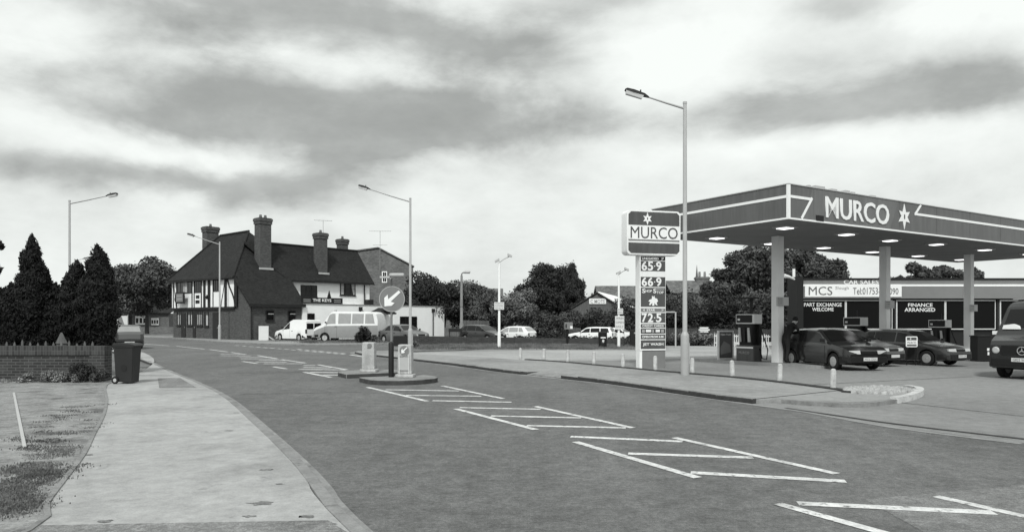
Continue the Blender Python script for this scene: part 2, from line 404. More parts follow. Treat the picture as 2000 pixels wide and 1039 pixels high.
# text as mesh, fitted to a width and a height on any plane
def text(name, body, m, parent, o, u, v_, width=None, height=None, depth=.006, bold=0.0, align='L', group_name=None):
    cu = bpy.data.curves.new(name, 'FONT'); cu.body = body; cu.size = 1; cu.extrude = .001; cu.resolution_u = 3; cu.offset = bold
    ob = bpy.data.objects.new(name, cu); COL.objects.link(ob)
    dg = bpy.context.evaluated_depsgraph_get(); me = bpy.data.meshes.new_from_object(ob.evaluated_get(dg))
    bpy.data.objects.remove(ob); bpy.data.curves.remove(cu)
    xs = [q_.co.x for q_ in me.vertices]; ys = [q_.co.y for q_ in me.vertices]
    x0, x1, y0, y1 = min(xs), max(xs), min(ys), max(ys)
    sy = height/(y1-y0) if height else None; sx = width/(x1-x0) if width else sy; sy = sy or sx
    o = Vector(o); u = Vector(u).normalized(); v_ = Vector(v_).normalized(); n_ = u.cross(v_)
    if align == 'C': o = o-u*(x1-x0)*sx/2
    for q_ in me.vertices:
        q_.co = o+u*((q_.co.x-x0)*sx)+v_*((q_.co.y-y0)*sy)+n_*(depth if q_.co.z > 0 else .0005)
    me.materials.clear(); me.materials.append(M[m]); me.name = name
    return finish(bpy.data.objects.new(name, me), parent)

# leaves: many small faces through a set of blobs
def leaf_mesh(blobs, n, size, seed, shell=.5, up=.0, elong=1.0, noisy=.25):
    rg = np.random.default_rng(seed); vol = np.array([b[3]*b[4]+b[4]*b[5]+b[3]*b[5] for b in blobs]); pr = vol/vol.sum()
    idx = rg.choice(len(blobs), n, p=pr); B = np.array(blobs)[idx]
    d = rg.normal(size=(n,3)); d /= np.linalg.norm(d, axis=1)[:,None]
    rr = shell+(1.05-shell)*rg.random(n)**.6
    rr = rr*(1+noisy*rg.normal(size=n)*.35)
    c = B[:,:3]+d*B[:,3:6]*rr[:,None]
    nn = d+rg.normal(size=(n,3))*.8; nn /= np.linalg.norm(nn, axis=1)[:,None]
    t = np.cross(nn, rg.normal(size=(n,3))); 
    if up: t = t*(1-up)+np.array([0,0,1.0])*up*2
    t /= np.linalg.norm(t, axis=1)[:,None]; b = np.cross(nn, t)
    s = size*(.5+rg.random(n))
    a = t*(s*elong)[:,None]; b = b*s[:,None]*.55
    V = np.stack([c-a, c+b*.9-a*.2, c+a, c-b*.9+a*.1], axis=1).reshape(-1,3)
    return V
def mesh_quads(name, V, m, parent=None):
    me = bpy.data.meshes.new(name); n = len(V)//4
    me.vertices.add(len(V)); me.vertices.foreach_set('co', V.astype(np.float32).ravel())
    me.loops.add(n*4); me.loops.foreach_set('vertex_index', np.arange(n*4, dtype=np.int32))
    me.polygons.add(n); me.polygons.foreach_set('loop_start', np.arange(0, n*4, 4, dtype=np.int32))
    me.update(calc_edges=True); me.materials.append(M[m])
    return finish(bpy.data.objects.new(name, me), parent)
TS = [100]
def crown_blobs(w_, h, z0, k=22, seed=0, flat=.8, rs=.30):
    rg = np.random.default_rng(seed); B = []
    for i in range(k):
        d = rg.normal(size=3); d /= np.linalg.norm(d); r = rg.random()**.45*.82
        c = d*np.array([w_/2, w_/2, h/2])*r; rad = (rs+.16*rg.random())*min(w_, h)*.62*(1-.2*r)
        B.append([c[0], c[1], z0+h/2+c[2]*(1 if c[2] > 0 else .9), rad, rad, rad*flat])
    return B
def tree(name, label, x, y, h, w_, trunk_h, n, size, m='leaf', k=22, group=None, cat='tree', z=None, blobs=None, shell=.5, tr=None, rs=.30):
    TS[0] += 1; z = gz(x,y) if z is None else z
    t = thing(name, label, cat, (x,y,z), random.uniform(0,6), group)
    bl = blobs or crown_blobs(w_, h-trunk_h, trunk_h, k, TS[0], rs=rs)
    mesh_quads('crown', leaf_mesh(bl, n, size, TS[0], shell), m, t)
    mb = MB(); r0 = tr or max(.08, h*.022)
    mb.tube([(0,0,-.1),(0,0,trunk_h),(0,0,h*.75)], [r0*1.2, r0*.85, r0*.2], 8)
    rg = random.Random(TS[0])
    for i in range(7):
        b = bl[rg.randrange(len(bl))]; s0 = trunk_h*.8+(h-trunk_h)*rg.random()*.35
        mb.tube([(0,0,s0),(b[0]*.5,b[1]*.5,(s0+b[2])/2+.1),(b[0],b[1],b[2])], [r0*.5, r0*.3, r0*.1], 5)
    mb.build('trunk', 'bark', t, smooth=1)
    return t

# ================================================================== GROUND, ROADS
mb = MB()
for (a, b) in ((-900,4),(4,41),(41,900)):
    pts = []
    for s0, t0 in ((a,-900),(b,-900),(b,900),(a,900)):
        x = 8.6+AX[0]*s0+AY[0]*t0; y = 22.3+AX[1]*s0+AY[1]*t0; pts.append((x,y,gz(x,y)-.012))
    mb.add(pts, [(0,1,2,3)])
tag(mb.build('ground', 'ground'), kind='structure')

def GL(pts, dz=0): return [tuple(G(a, b, dz)[:2]) for a, b in pts]
left_edge = [(20,-34),(5,-8),(1.2,1.2)]+GL([(699,1012),(649,952),(599,900),(524,834),(457,780),(400,752),(350,732),(295,707),(250,694),(215,686.5)])+[(-28,44.5),(-36,50),(-50,56.5),(-90,70)]
left_edge = smooth_line(left_edge, 4)
right_edge = [(32,-34),(17.5,-8),(11.6,2)]+GL([(2000,865),(1752,834),(1591,806),(1464,788),(1295,765),(1190,750),(1085,738.5),(980,727),(880,713.5),(780,702),(700,693)])
right_edge = smooth_line(right_edge, 4)
mouth = GL([(686,690.5),(682,688),(690,686),(720,685),(760,684)])
pub_edge = GL([(770,673),(700,674),(620,674.5),(540,673.5),(500,672),(425,668.5),(337,661.5),(275,657)])+[(-75,77),(-100,80)]
road = sheet('road', left_edge+[(-100,74)]+pub_edge[::-1]+mouth[::-1]+right_edge[::-1], 'asphalt', 0)

# left footway, kerb, gutter, verge
left_kerb = offset_line(left_edge, 0)
def kerbstones(line, w0, w1, m, z, thick, sl=.914, x_ok=lambda p: True, ms=None):
    P = [Vector(p[:2]) for p in line]; d_ = [0]
    for a, b in zip(P[:-1], P[1:]): d_.append(d_[-1]+(b-a).length)
    def pt(t):
        for i in range(len(P)-1):
            if t <= d_[i+1] or i == len(P)-2: f = (t-d_[i])/max(d_[i+1]-d_[i],1e-6); return P[i]+(P[i+1]-P[i])*f
    mb = MB(); mb.mi = []; t = 0; rk_ = random.Random(8)
    while t+sl < d_[-1]:
        a, b = pt(t+.006), pt(t+sl-.006); dd = (b-a).normalized(); n_ = Vector((-dd.y,dd.x)); zz_ = z+rk_.uniform(-.005,.005)
        if x_ok(a):
            q_ = [a+n_*w0, b+n_*w0, b+n_*w1, a+n_*w1]
            mb.add([(p.x,p.y,gz(*p)+zz_-thick) for p in q_]+[(p.x,p.y,gz(*p)+zz_) for p in q_], [(4,5,6,7),(0,1,5,4),(1,2,6,5),(2,3,7,6),(3,0,4,7)])
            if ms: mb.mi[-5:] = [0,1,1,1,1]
        t += sl
    return tag(mb.build('kerb', [m, ms] if ms else m, bevel=.012), kind='structure')
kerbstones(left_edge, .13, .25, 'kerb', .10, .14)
strip('gutter', left_edge, -.0, .128, 'gutter', .006)
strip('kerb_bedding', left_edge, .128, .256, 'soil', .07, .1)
inner = offset_line(left_edge, .255)
backL = GL([(57,1036),(92,982),(130,932),(165,886),(184,847),(203.5,809),(209,780),(209,751)], .1)
bk = [(-1.5,-34),(-3.0,-8),(-3.6,3)]+backL+[(-10.9,20.5),(-12.2,24),(-15,30),(-20,38),(-26,44.5),(-36,52.5),(-50,59),(-90,72.5)]
bk = smooth_line(bk, 3)
foot = sheet('pavement', inner+bk[::-1], 'paving', .10, .11)
strip('path_edging', bk[2:34], -.02, .028, 'kerb', .112, .1)
verge = sheet('verge', offset_line(bk, .028)[:34]+[(-40,21),(-40,-34)], 'dirt', .10, .1)
# repairs in the footway
def patch(name, pts, m, dz=.104): return sheet(name, GL(pts, .1), m, dz)
patch('footway_patch', [(308,738.5),(352,738),(384,757),(311,757.5)], 'patch')
sheet('footway_patch', GL([(66,1026),(640,1016),(699,1052),(760,1160),(-60,1160)], .1), 'patch', .104)
for a, b in (((212,711.5),(292,712)),((210,733),(338,733.5)),((210,700),(270,700.3))):
    p0, p1 = G(*a, .1), G(*b, .1); d = (p1-p0).normalized(); nrm = Vector((-d.y, d.x, 0))
    ww = .09
    sheet('trench_repair', [tuple((p0+nrm*-ww)[:2]), tuple((p1+nrm*-ww)[:2]), tuple((p1+nrm*ww)[:2]), tuple((p0+nrm*ww)[:2])], 'asphalt_old', .1035)
# small dark stains worn through the footway surface
rs_ = random.Random(3)
for (px, py, sz) in ((510,982,.16),(520,917,.10),(447,841,.07),(580,905,.06),(485,1008,.07),(640,1022,.09),(600,1008,.10),(462,806,.07),(170,888,.10),(205,1018,.10),(545,945,.06)):
    c = G(px, py, .1); pts = []
    for k in range(14):
        t = 2*math.pi*k/14; r = sz*.55*rs_.uniform(.45,1.25); pts.append((c.x+math.cos(t)*r*1.5, c.y+math.sin(t)*r*.8))
    sheet('tar_stain', pts, 'asphalt_old', .1036+.0002*(px % 5))
# painted line across the verge
p0, p1 = G(27,768,.1), G(48,874,.1); mb = MB(); d = (p1-p0).normalized(); nrm = Vector((-d.y,d.x,0))*.02
mb.slab([p0-nrm+Vector((0,0,.02)), p1-nrm+Vector((0,0,.02)), p1+nrm+Vector((0,0,.02)), p0+nrm+Vector((0,0,.02))], (0,0,-.03))
tag(mb.build('timber_edging', 'pale'), 'pale straight timber strip lying in the gravel verge in front of the brick wall', 'edging strip')

# forecourt (concrete), yard, right footway
FE = GL([(2000,905),(1752,834),(1591,806),(1464,788),(1295,765),(1190,750),(1085,738.5),(980,727),(880,713.5),(780,702),(700,693)])
fore = sheet('forecourt', [(60,-10),(60,75),(6,75),(-3,44.3)]+GL([(1000,680),(900,684.5),(800,687)])+mouth[::-1]+right_edge[8:][::-1]+[(11.6,2),(17.5,-8)], 'concrete', -.004)
sheet('yard', GL([(770,673.5),(800,688),(900,685),(1240,680)])+[(12,48),(12,85),(-13,90),(-24,71)], 'asphalt_old', -.006)
sheet('apron', GL([(690,686.5),(820,688.5),(1240,684),(1420,677),(1420,700),(1240,703),(1030,705),(900,699),(780,693),(700,690)]), 'concrete_far', .000)
sheet('apron', GL([(1300,676),(1500,676),(1520,697),(1330,702)]), 'concrete_far', .001)
# raised footway on the garage side: main strip with two dropped crossings
fr = GL([(1464,788),(1400,780),(1295,765),(1190,750),(1098,740)])
backR = GL([(1637,764),(1522,749),(1430,739),(1352,732.5),(1280,726),(1217,720),(1160,714.5),(1109,709.5),(1062,706),(1017,703.5),(960,699.5),(890,695.5),(800,691)], .06)
front_pts = offset_line(GL([(1464,787.5),(1400,780),(1295,765),(1190,750),(1098,739.7)]), -.07)
drop_a, drop_b = Vector(G(1092,739.2)[:2]), Vector(G(1026,731.8)[:2]); dn = (drop_b-drop_a).normalized(); dn = Vector((dn.y,-dn.x))
notch = [tuple(drop_a+dn*.07), tuple(drop_a+dn*.6), tuple(drop_b+dn*.6), tuple(drop_b+dn*.07)]
front_full = front_pts+notch+offset_line(GL([(980,727),(880,713.5),(780,702),(700,693),(690,690)]), -.07)
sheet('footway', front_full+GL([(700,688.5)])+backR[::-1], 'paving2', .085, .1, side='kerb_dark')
rp = MB(); rp.slab([(*notch[0],.02),(*notch[3],.02),(*notch[2],.088),(*notch[1],.088)], (0,0,-.03)); tag(rp.build('dropped_kerb', 'kerb'), kind='structure')
def kerbrun(pts, h0):
    line = GL(pts); line = smooth_line(line, 3)
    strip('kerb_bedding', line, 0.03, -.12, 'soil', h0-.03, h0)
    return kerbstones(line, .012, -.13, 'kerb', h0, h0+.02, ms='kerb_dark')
kerbrun([(1470,788),(1400,780),(1295,765),(1190,750),(1100,739.5)], .11)
kerbrun([(1015,731),(980,727),(930,720),(895,715)], .10)
strip('channel', smooth_line(GL([(2000,865),(1752,834),(1591,806),(1464,788),(1295,765),(1190,750),(1085,738.5),(980,727),(880,713.5),(780,702),(700,693)]),3), .02, .17, 'gutter', .005)
strip('channel', smooth_line(GL([(2000,858),(1752,829),(1640,813),(1530,797)]),3), .0, -.10, 'kerb_dark', .006)
# dark edging between footway and forecourt
edge = smooth_line(GL([(1645,767),(1637,764),(1522,749),(1430,739),(1352,732.5),(1280,726),(1217,720),(1160,714.5),(1109,709.5),(1062,706),(1025,703.5)], .06),3)
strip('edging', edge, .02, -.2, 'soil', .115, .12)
# flat kerb ends and the cobbled tongue
strip('kerb', smooth_line(GL([(1507,785),(1550,789),(1591,792),(1680,795),(1752,787)]),4), 0, .12, 'kerb', .076, .08)
tongue = smooth_line(GL([(1640,765),(1685,761),(1735,759),(1780,762),(1800,768),(1792,777),(1752,784)]),4)
sheet('footway_tongue', GL([(1464,787),(1507,786),(1591,789.5),(1680,792),(1752,785),(1792,777),(1800,769),(1780,764),(1700,762),(1638,764)]), 'paving2', .072, .09)
strip('kerb', smooth_line(GL([(1752,787),(1778,782),(1797,775),(1803,769.5),(1797,765),(1775,761)]),5), -.02, .14, 'white_dirty', .12, .13)
cob = MB(); rg = random.Random(11)
c0, c1 = G(1640,766), G(1795,771)
for i in range(260):
    a = rg.random(); b = rg.uniform(-1,1); px = 1650+a*138; py = 769+ (a*1.5) + b*(7.2*math.sin(math.pi*min(1,.12+a*.85)))
    c = G(px, py); r = rg.uniform(.05,.085)
    cob.lathe([(r,0),(r*.95,.05),(r*.5,.085+rg.uniform(0,.02))], (c.x,c.y,.04), 6)
tag(cob.build('cobbles', 'cobble', smooth=1), 'pale cobble stones set in the rounded tongue at the garage entrance', 'cobbles', kind='stuff')

for a, b, ww in (((470,770),(705,765.5),.05),((425,729.5),(590,726.5),.07)):
    p0, p1 = G(*a), G(*b); d = (p1-p0).normalized(); nrm = Vector((-d.y, d.x, 0))
    sheet('road_seam', [tuple((p0+nrm*-ww)[:2]), tuple((p1+nrm*-ww)[:2]), tuple((p1+nrm*ww)[:2]), tuple((p0+nrm*ww)[:2])], 'soil' if ww < .04 else 'seam', .0022)
# older surfacing across the near right of the road
sheet('road_patch', GL([(1690,975),(1770,967.5),(2000,946.5),(2200,929),(2350,1120),(1950,1120)]), 'asphalt_old', .0025)
# road markings
def marks(name, segs, w_, m='paint', dz=.005):
    mb = MB()
    for (x0,y0,x1,y1) in segs:
        p, q_ = G(x0,y0,dz), G(x1,y1,dz); d = (q_-p).normalized(); n_ = Vector((-d.y,d.x,0)).normalized()*w_/2
        mb.add([p-n_,q_-n_,q_+n_,p+n_], [(0,1,2,3)])
    return tag(mb.build(name, m), kind='structure')
marks('hatch_bar_marking', [(1558,982,1942,1000),(1750,1052,2250,1079),(1114.5,852,1333,861.5),(1227,885,1471,893),(1349,922,1652,939),(897.6,795.5,1056,798.7),(958.6,811.7,1135,815.5),(1028.7,830.5,1222,835),
       (752.7,760.6,896.5,763),(793,771.6,940,773.2),(844.7,782,998.8,785)], .15)
marks('hatch_edge_marking', [(1519,982.5,1724,1039),(1827.5,968,2000,1007),(2000,1007,2200,1052),(1724,1039,1900,1088),(1123.7,862,1363,932),(1317,854,1634,924.3),(890.7,798,1047,838.5),(1044.8,793,1236,835),(718,755.8,834,783),(863,753,982.7,778)], .12, dz=.006)
marks('far_hatch_marking', [(592,713.4,616,713.4),(591.7,717.2,647.5,717.8),(583.7,721,676.5,722),(605.4,726.6,688,727.6),(631.5,732,669,732.2),(515.5,710,591,709.8),(499.6,706.4,560,706.8),
       (505,703.2,560,703.4),(467.7,697.8,530,697.6),(470,700.4,545,700.6),(430,694.2,490,694.8),(430,691,470,691.4)], .24, 'paint')
marks('far_edge_marking', [(451.7,688,480,692),(502.5,694,540,700),(550,701.8,596.7,708.7),(621,712,678,721.8),(688,723,707,726.2),(473.5,705.5,502.5,709.7),(534,716,560,720),(594,726.4,646,736.6),(277,671.2,330,675),(345,676,400,681.5),(410,682.5,445,687)], .14, 'paint', .006)
gw = []
for i in range(16):
    f0, f1 = i/16, (i+.62)/16; gw.append((459+220*f0, 674.6+17.8*f0**1.12, 459+220*f1, 674.6+17.8*f1**1.12))
for i in range(7):
    f0, f1 = i/7, (i+.62)/7; gw.append((581+98*f0, 681.6+9.2*f0, 581+98*f1, 681.6+9.2*f1))
gw.append((684,692.6,712,696.8))
marks('give_way_marking', gw, .2, 'paint')
marks('forecourt_joint', [(1030,704.5,1240,701),(1000,699,1230,694),(1640,772,2000,812),(1560,752,1900,735)], .05, 'asphalt_old', .004)
# far side pavement in front of the pub
pe = smooth_line(pub_edge, 3)
sheet('pub_pavement', pe+[(-100,90),(-60,82)]+[(-31.5,68.5),(-22.5,60.5),(-18,62),(-12,62)], 'paving2', .08, .09)
strip('kerb', pe, .0, .15, 'kerb', .088, .1)

# ================================================================== GARAGE: canopy
A = Vector((8.6,22.3,0)); CZ, CTH = 4.85, 1.07; CLEN, CWID = 22.5, 6.1
can = thing('filling_station_canopy', 'flat filling station canopy with dark fascia reading MURCO on three square columns', 'canopy', A, math.atan2(AX[1],AX[0]))
# local frame: x along the front, y back along the islands
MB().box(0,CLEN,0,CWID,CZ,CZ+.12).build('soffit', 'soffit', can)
mb = MB()
for s_ in ((0,CLEN,-.0,.06),(0,CLEN,CWID-.06,CWID)): mb.box(s_[0],s_[1],s_[2],s_[3],CZ+.121,CZ+CTH)
for x in (0,CLEN-.06): mb.box(x,x+.06,.061,CWID-.061,CZ+.121,CZ+CTH)
mb.box(.061,CLEN-.061,.061,CWID-.061,CZ+CTH-.2,CZ+CTH-.05)
mb.box(-.004,CLEN,-.004,.0,CZ,CZ+CTH); mb.box(-.004,0,0,CWID,CZ,CZ+CTH)
mb.build('fascia', 'red', can)
mb = MB(); f_ = lambda a: CZ+CTH*(1-a)
mb.box(1.14+.04,6.0,-.0085,-.0045,f_(.0),f_(1))
mb = MB(); mb.add([(.66,-.007,f_(1)),(5.52,-.007,f_(1)),(6.05,-.007,f_(0)),(1.20,-.007,f_(0))], [(0,1,2,3)]); mb.build('fascia_panel', 'red2', can)
mb = MB()
def bar(x0,z0,x1,z1,w_,y=-.02,yy=0):
    d = Vector((x1-x0,0,z1-z0)).normalized(); n_ = Vector((-d.z,0,d.x))*w_/2; p, q_ = Vector((x0,y,z0)), Vector((x1,y,z1))
    mb.slab([p-n_,q_-n_,q_+n_,p+n_], (0,-y-.001+yy,0))
zl = f_(.345)
bar(.03,zl,1.12,zl,.085); bar(1.16,zl+.04,.63,f_(1)+.05,.085,-.021); bar(7.10,zl,CLEN,zl,.085); bar(7.12,zl-.03,7.52,f_(0)-.01,.085,-.021)
bar(.07,f_(.985),CLEN,f_(.985),.055,-.022)
mb.box(-.024,.07,-.024,.06,CZ-.01,CZ+CTH+.01)
mb.box(-.02,-.005,.061,CWID,zl-.043,zl+.043); mb.box(-.022,-.005,.061,CWID,f_(1)-.01,f_(1)+.045)
mb.build('trim_stripe', 'white', can)
MB().box(-.03,CLEN+.03,-.03,CWID+.03,CZ+CTH+.001,CZ+CTH+.03).build('roof_edge', 'pale', can)
text('lettering', 'MURCO', 'letters', can, (1.84,-.010,f_(.84)), (1,0,0), (0,0,1), 3.6, .70, .03, .014)
for k in range(9):
    x = 1.25+2.45*k; MB().box(x,x+.012,-.0095,-.0072,CZ+.05,CZ+CTH).build('panel_seam', 'sign_dark', can)
MB().box(1.36,1.74,-.03,-.009,f_(.97),f_(.80)).build('notice_plate', 'black', can)
def star(parent, c, u, v_, r, m='letters', m2='sign_dark', d=.02, asp=.8):
    c, u, v_ = Vector(c), Vector(u), Vector(v_); n_ = u.cross(v_); pts = []
    for k in range(12):
        a = math.pi/2+k*math.pi/6; q_ = r if k % 2 == 0 else r*.48
        if k % 6 == 0: q_ = r*1.15
        pts.append(c+u*(math.cos(a)*q_*asp*1.05)+v_*(math.sin(a)*q_)+n_*d)
    o = MB().slab(pts, -n_*(d-.001)).build('star_emblem', m, parent)
    p2 = [c+u*(a*r*.10)+v_*(b*r*.24)+n_*(d+.004) for a, b in ((-1,-.6),(0,-1),(1,-.6),(1,.6),(0,1),(-1,.6))]
    MB().slab(p2, -n_*.003).build('star_centre', m2, o)
star(can, (6.42,-.006,f_(.49)), (1,0,0), (0,0,1), .40, asp=.95)
for i in range(3):
    x = 3.7+7.05*i; o = MB().box(x-.16,x+.16,3.1,3.42,gz(*(A+Vector((AX[0],AX[1],0))*x+Vector((AY[0],AY[1],0))*3.2)[:2])+.1,CZ).build('column', 'column', can, bevel=.012)
    zc = 1.7+34.5*28/1400 + (0,-.04,-.12)[i]
    s_ = MB().box(x-.32,x+.02,3.02,3.07,zc-.17,zc+.17).box(x+.03,x+.33,3.02,3.07,zc-.15,zc+.17).build('notice', 'pale', o)
    for q_ in range(4): text('lettering', ('SWITCH OFF ENGINE','NO SMOKING','NO NAKED','LIGHTS')[q_], 'letters_grey', s_, (x-.30,3.018,zc+.09-.075*q_), (1,0,0), (0,0,1), .27, .04, .003)
for i, (lx, ly) in enumerate([(1.55,1.3),(1.9,4.6),(5.0,1.3),(5.3,4.8),(8.3,1.6),(8.6,4.7),(11.3,1.4),(12.2,4.7),(15.5,1.5),(16.0,4.7),(19.5,1.4),(20.0,4.7)]):
    l = MB().box(lx-.3,lx+.3,ly-.3,ly+.3,CZ-.05,CZ-.002).build('canopy_light', 'pale', can)
    MB().box(lx-.2,lx+.2,ly-.2,ly+.2,CZ-.075,CZ-.051).build('diffuser', 'lit', l)
# junk on the canopy roof edge
rg = random.Random(5)
for (x, w_, h) in ((1.0,.12,.05),(1.35,.5,.07),(2.2,.3,.05),(2.95,.25,.07),(3.3,.2,.05),(4.4,.3,.04)): MB().box(x,x+w_,.0,.18,CZ+CTH+.031,CZ+CTH+.03+h).build('roof_flashing', 'pale', can)

def isl(t0, t1, s_, w_=1.15):
    c = A+Vector((AX[0],AX[1],0))*s_+Vector((AY[0],AY[1],0))*3.25; return c
PUMP_L = ['first fuel pump, beside the advert board near the left column','second fuel pump, between the left and middle canopy columns','third fuel pump, behind the dark car in front of the FINANCE window']
ISL_L = ['concrete pump island under the left canopy column','concrete pump island under the middle canopy column','concrete pump island under the right canopy column']
for i in range(3):
    s_ = 3.7+7.05*i; c = A+Vector((AX[0],AX[1],0))*s_+Vector((AY[0],AY[1],0))*3.25; c.z = gz(c.x,c.y)
    it = thing('pump_island', ISL_L[i], 'kerb island', c, math.atan2(AX[1],AX[0]), 'pump islands')
    poly = [(-.5,3.4),(-.5,-1.6)]+[(.5*math.cos(a), -1.6+.5*math.sin(a)) for a in [math.pi+math.pi*k/10 for k in range(1,10)]]+[(.5,-1.6),(.5,3.4)]
    MB().prism(poly,-.05,.1).build('island_slab', 'kerb', it)
    pl2 = poly+[poly[0]]; e_ = MB(); o1 = offset_line(poly, -.02)
    n_ = len(poly)
    for k in range(n_-1):
        a, b = poly[k], poly[k+1]; a2, b2 = o1[k], o1[k+1]
        e_.add([(a[0],a[1],-.02),(b[0],b[1],-.02),(b[0],b[1],.112),(a[0],a[1],.112),(a2[0],a2[1],-.02),(b2[0],b2[1],-.02),(b2[0],b2[1],.112),(a2[0],a2[1],.112)],[(4,5,6,7),(3,2,6,7),(0,1,2,3)])
    e_.build('steel_edging', 'metal', it)
    # pump
    pc = c+Vector((AY[0],AY[1],0))*1.35; pc.z = c.z+.1
    p = thing('fuel_pump', PUMP_L[i], 'fuel pump', pc, math.atan2(AX[1],AX[0]), 'fuel pumps')
    MB().box(-.24,.24,-.42,.42,0,.62).build('cabinet', 'sign_dark', p, bevel=.015)
    MB().box(-.248,-.241,-.40,.40,.50,.56).build('cabinet_stripe', 'white', p)
    text('lettering', 'MURCO', 'letters_mid', p, (-.247,.28,.28), (0,-1,0), (0,0,1), .5, .1, .004)
    MB().box(-.20,.20,-.30,.30,.621,1.45).build('pump_body', 'black', p, bevel=.01)
    MB().box(.10,.24,-.42,-.25,.621,1.45).build('pump_post', 'black', p, bevel=.01)
    hd = MB().box(-.24,.24,-.44,.44,1.45,1.83).build('display_head', 'offwhite', p, bevel=.02)
    d_ = MB().box(-.249,-.241,-.36,.40,1.50,1.80).build('display', 'black', hd)
    MB().box(-.254,-.25,.22,.34,1.58,1.66).build('dial', 'offwhite', d_)
    for k in range(3):
        y = -.22+.22*k
        q_ = MB(); q_.slab([(-.27,y-.05,.75),(-.27,y+.05,.75),(-.22,y+.12,1.30),(-.22,y+.02,1.30)], (.06,0,0)); nz_ = q_.build('nozzle', ('pale' if k != 1 else 'black'), p)
    mb = MB()
    mb.tube([(.1,-.46,1.35),(.12,-.62,.9),(.12,-.80,.45),(.12,-.74,.08),(.10,-.55,.12),(.08,-.46,.5)], .022, 6)
    mb.build('hose', 'rubber', p, smooth=1)
    mb = MB(); mb.box(.04,.12,-.10,-.02,1.831,2.5).box(-.2,.2,-.34,.36,2.43,2.5) if i == 0 else mb.box(.04,.10,-.04,.0,1.831,2.15); mb.build('hose_mast', 'black', p)
# advert board beside first pump
c = A+Vector((AX[0],AX[1],0))*3.7+Vector((AY[0],AY[1],0))*(3.25+2.55); 
ad = thing('advert_board', 'upright framed advert board at the left end of the first pump island', 'advert board', (c.x,c.y,.1), math.atan2(AX[1],AX[0])+R(-12))
MB().box(-.32,.32,-.06,-.02,.06,1.12).build('poster', 'sign_dark', ad)
mb = MB().box(-.37,-.32,-.08,.02,0,1.17).box(.32,.37,-.08,.02,0,1.17).box(-.32,.32,-.08,.02,1.12,1.17).box(-.32,.32,-.08,.02,0.02,.06); mb.build('board_frame', 'offwhite', ad)
text('lettering', 'New from', 'letters', ad, (-.25,-.061,.98), (1,0,0), (0,0,1), .5, .08, .004)
mb = MB(); mb.slab([(-.25,-.064,.2),(.25,-.064,.3),(.2,-.064,.6),(-.1,-.064,.75),(-.26,-.064,.5)], (0,.003,0)); mb.build('poster_picture', 'grey', ad)

# ------------------------------------------------------------------ pylon sign
Yp = 25.4; pc = G(1272,718); ph = R(15)
py_ = thing('price_pylon', 'tall white petrol price pylon reading MURCO with prices 65.9, 66.9 and 72.5', 'pylon sign', (XP(1275,Yp),Yp,gz(XP(1275,Yp),Yp)), ph)
zz = lambda y: 1.7+(HY-y)*Yp/K
hw = .50
MB().box(-hw,hw,0,.36,zz(684),4.01).build('pylon_body', 'white', py_)
MB().box(-hw+.10,hw,.03,.33,-.05,zz(684)-.002).build('pylon_base', 'grey', py_)
MB().slab([(-hw,.02,0),(-hw+.097,.02,0),(-hw+.097,.02,zz(684)-.003),(-hw-.0,.02,zz(684)-.003)], (0,.30,0)).build('base_side', 'white', py_)
xl, xr = -hw+.035, hw-.02
def panel(y0, y1, m='sign_dark', name='panel'): return MB().box(xl,xr,-.008,-.001,zz(y1),zz(y0)).build(name, m, py_)
def ptext(par, s_, y0, y1, x0=.08, x1=.92, bold=.012, m='letters'):
    h = zz(y0)-zz(y1); return text('lettering', s_, m, par, (xl+(xr-xl)*x0,-.0085,zz(y1)), (1,0,0), (0,0,1), (xr-xl)*(x1-x0), h, .008, bold)
p = panel(501,508.6,'black'); ptext(p,'UNLEADED',503,507.3,.05,.72); ptext(p,'2*',503,507.3,.84,.93)
for (y0, y1, a, b, c_) in ((510,529.5,'6','5','9'),(541,560,'6','6','9'),(611,630,'7','2','5')):
    p = panel(y0,y1,name='price_panel'); ptext(p,a,y0+.8,y1-.8,.03,.25,.025); ptext(p,b,y0+.8,y1-.8,.28,.50,.025); ptext(p,c_,y0+.8,y1-.8,.62,.84,.025)
    xx = xl+(xr-xl)*.56; zm = (zz(y0)+zz(y1))/2; MB().box(xx-.02,xx+.02,-.0165,-.0085,zm-.02,zm+.02).build('lettering', 'letters', p)
p = panel(562,599); ptext(p,'S',564,572.5,.05,.18,.02); ptext(p,'HOP',566,571,.19,.45,.015); ptext(p,'S',564,572.5,.5,.63,.02); ptext(p,'TOP',568.5,573.5,.64,.93,.015)
MB().box(xl+.6,xr-.04,-.0165,-.0085,zz(565.6),zz(564.8)).build('lettering','letters',p)
em = [(.46,577),(.50,580),(.55,577.5),(.57,582),(.66,583),(.70,588),(.64,591),(.68,596.5),(.60,595),(.56,591),(.54,597),(.46,597),(.47,591),(.38,596),(.33,595.5),(.38,590),(.31,588.5),(.36,585),(.44,584)]
MB().slab([(xl+(xr-xl)*a,-.016,zz(b)) for a,b in em], (0,.0075,0)).build('emblem', 'letters', p)
p = panel(602,609,'grey'); ptext(p,'4  STAR',603.6,607.6,.08,.58,.03); ptext(p,'2*',603.6,607.6,.84,.93)
p = panel(632.6,639.7); ptext(p,'CREDIT CARDS',634.2,638.4,.06,.93,.02)
p = panel(641.7,651,'black')
for k,(a,b) in enumerate(((.04,.16),(.2,.42),(.46,.54),(.6,.78),(.82,.95))): MB().box(xl+(xr-xl)*a,xl+(xr-xl)*b,-.0165,-.0085,zz(649.5-(k%2)),zz(643.5)).build('card_logo', ('letters_mid','letters')[k%2], p)
p = panel(653,662); ptext(p,'OPEN FROM 6.00',655.4,659.6,.05,.93,.03)
p = panel(664,681); ptext(p,'JET WASH',669.5,676,.08,.92,.02)
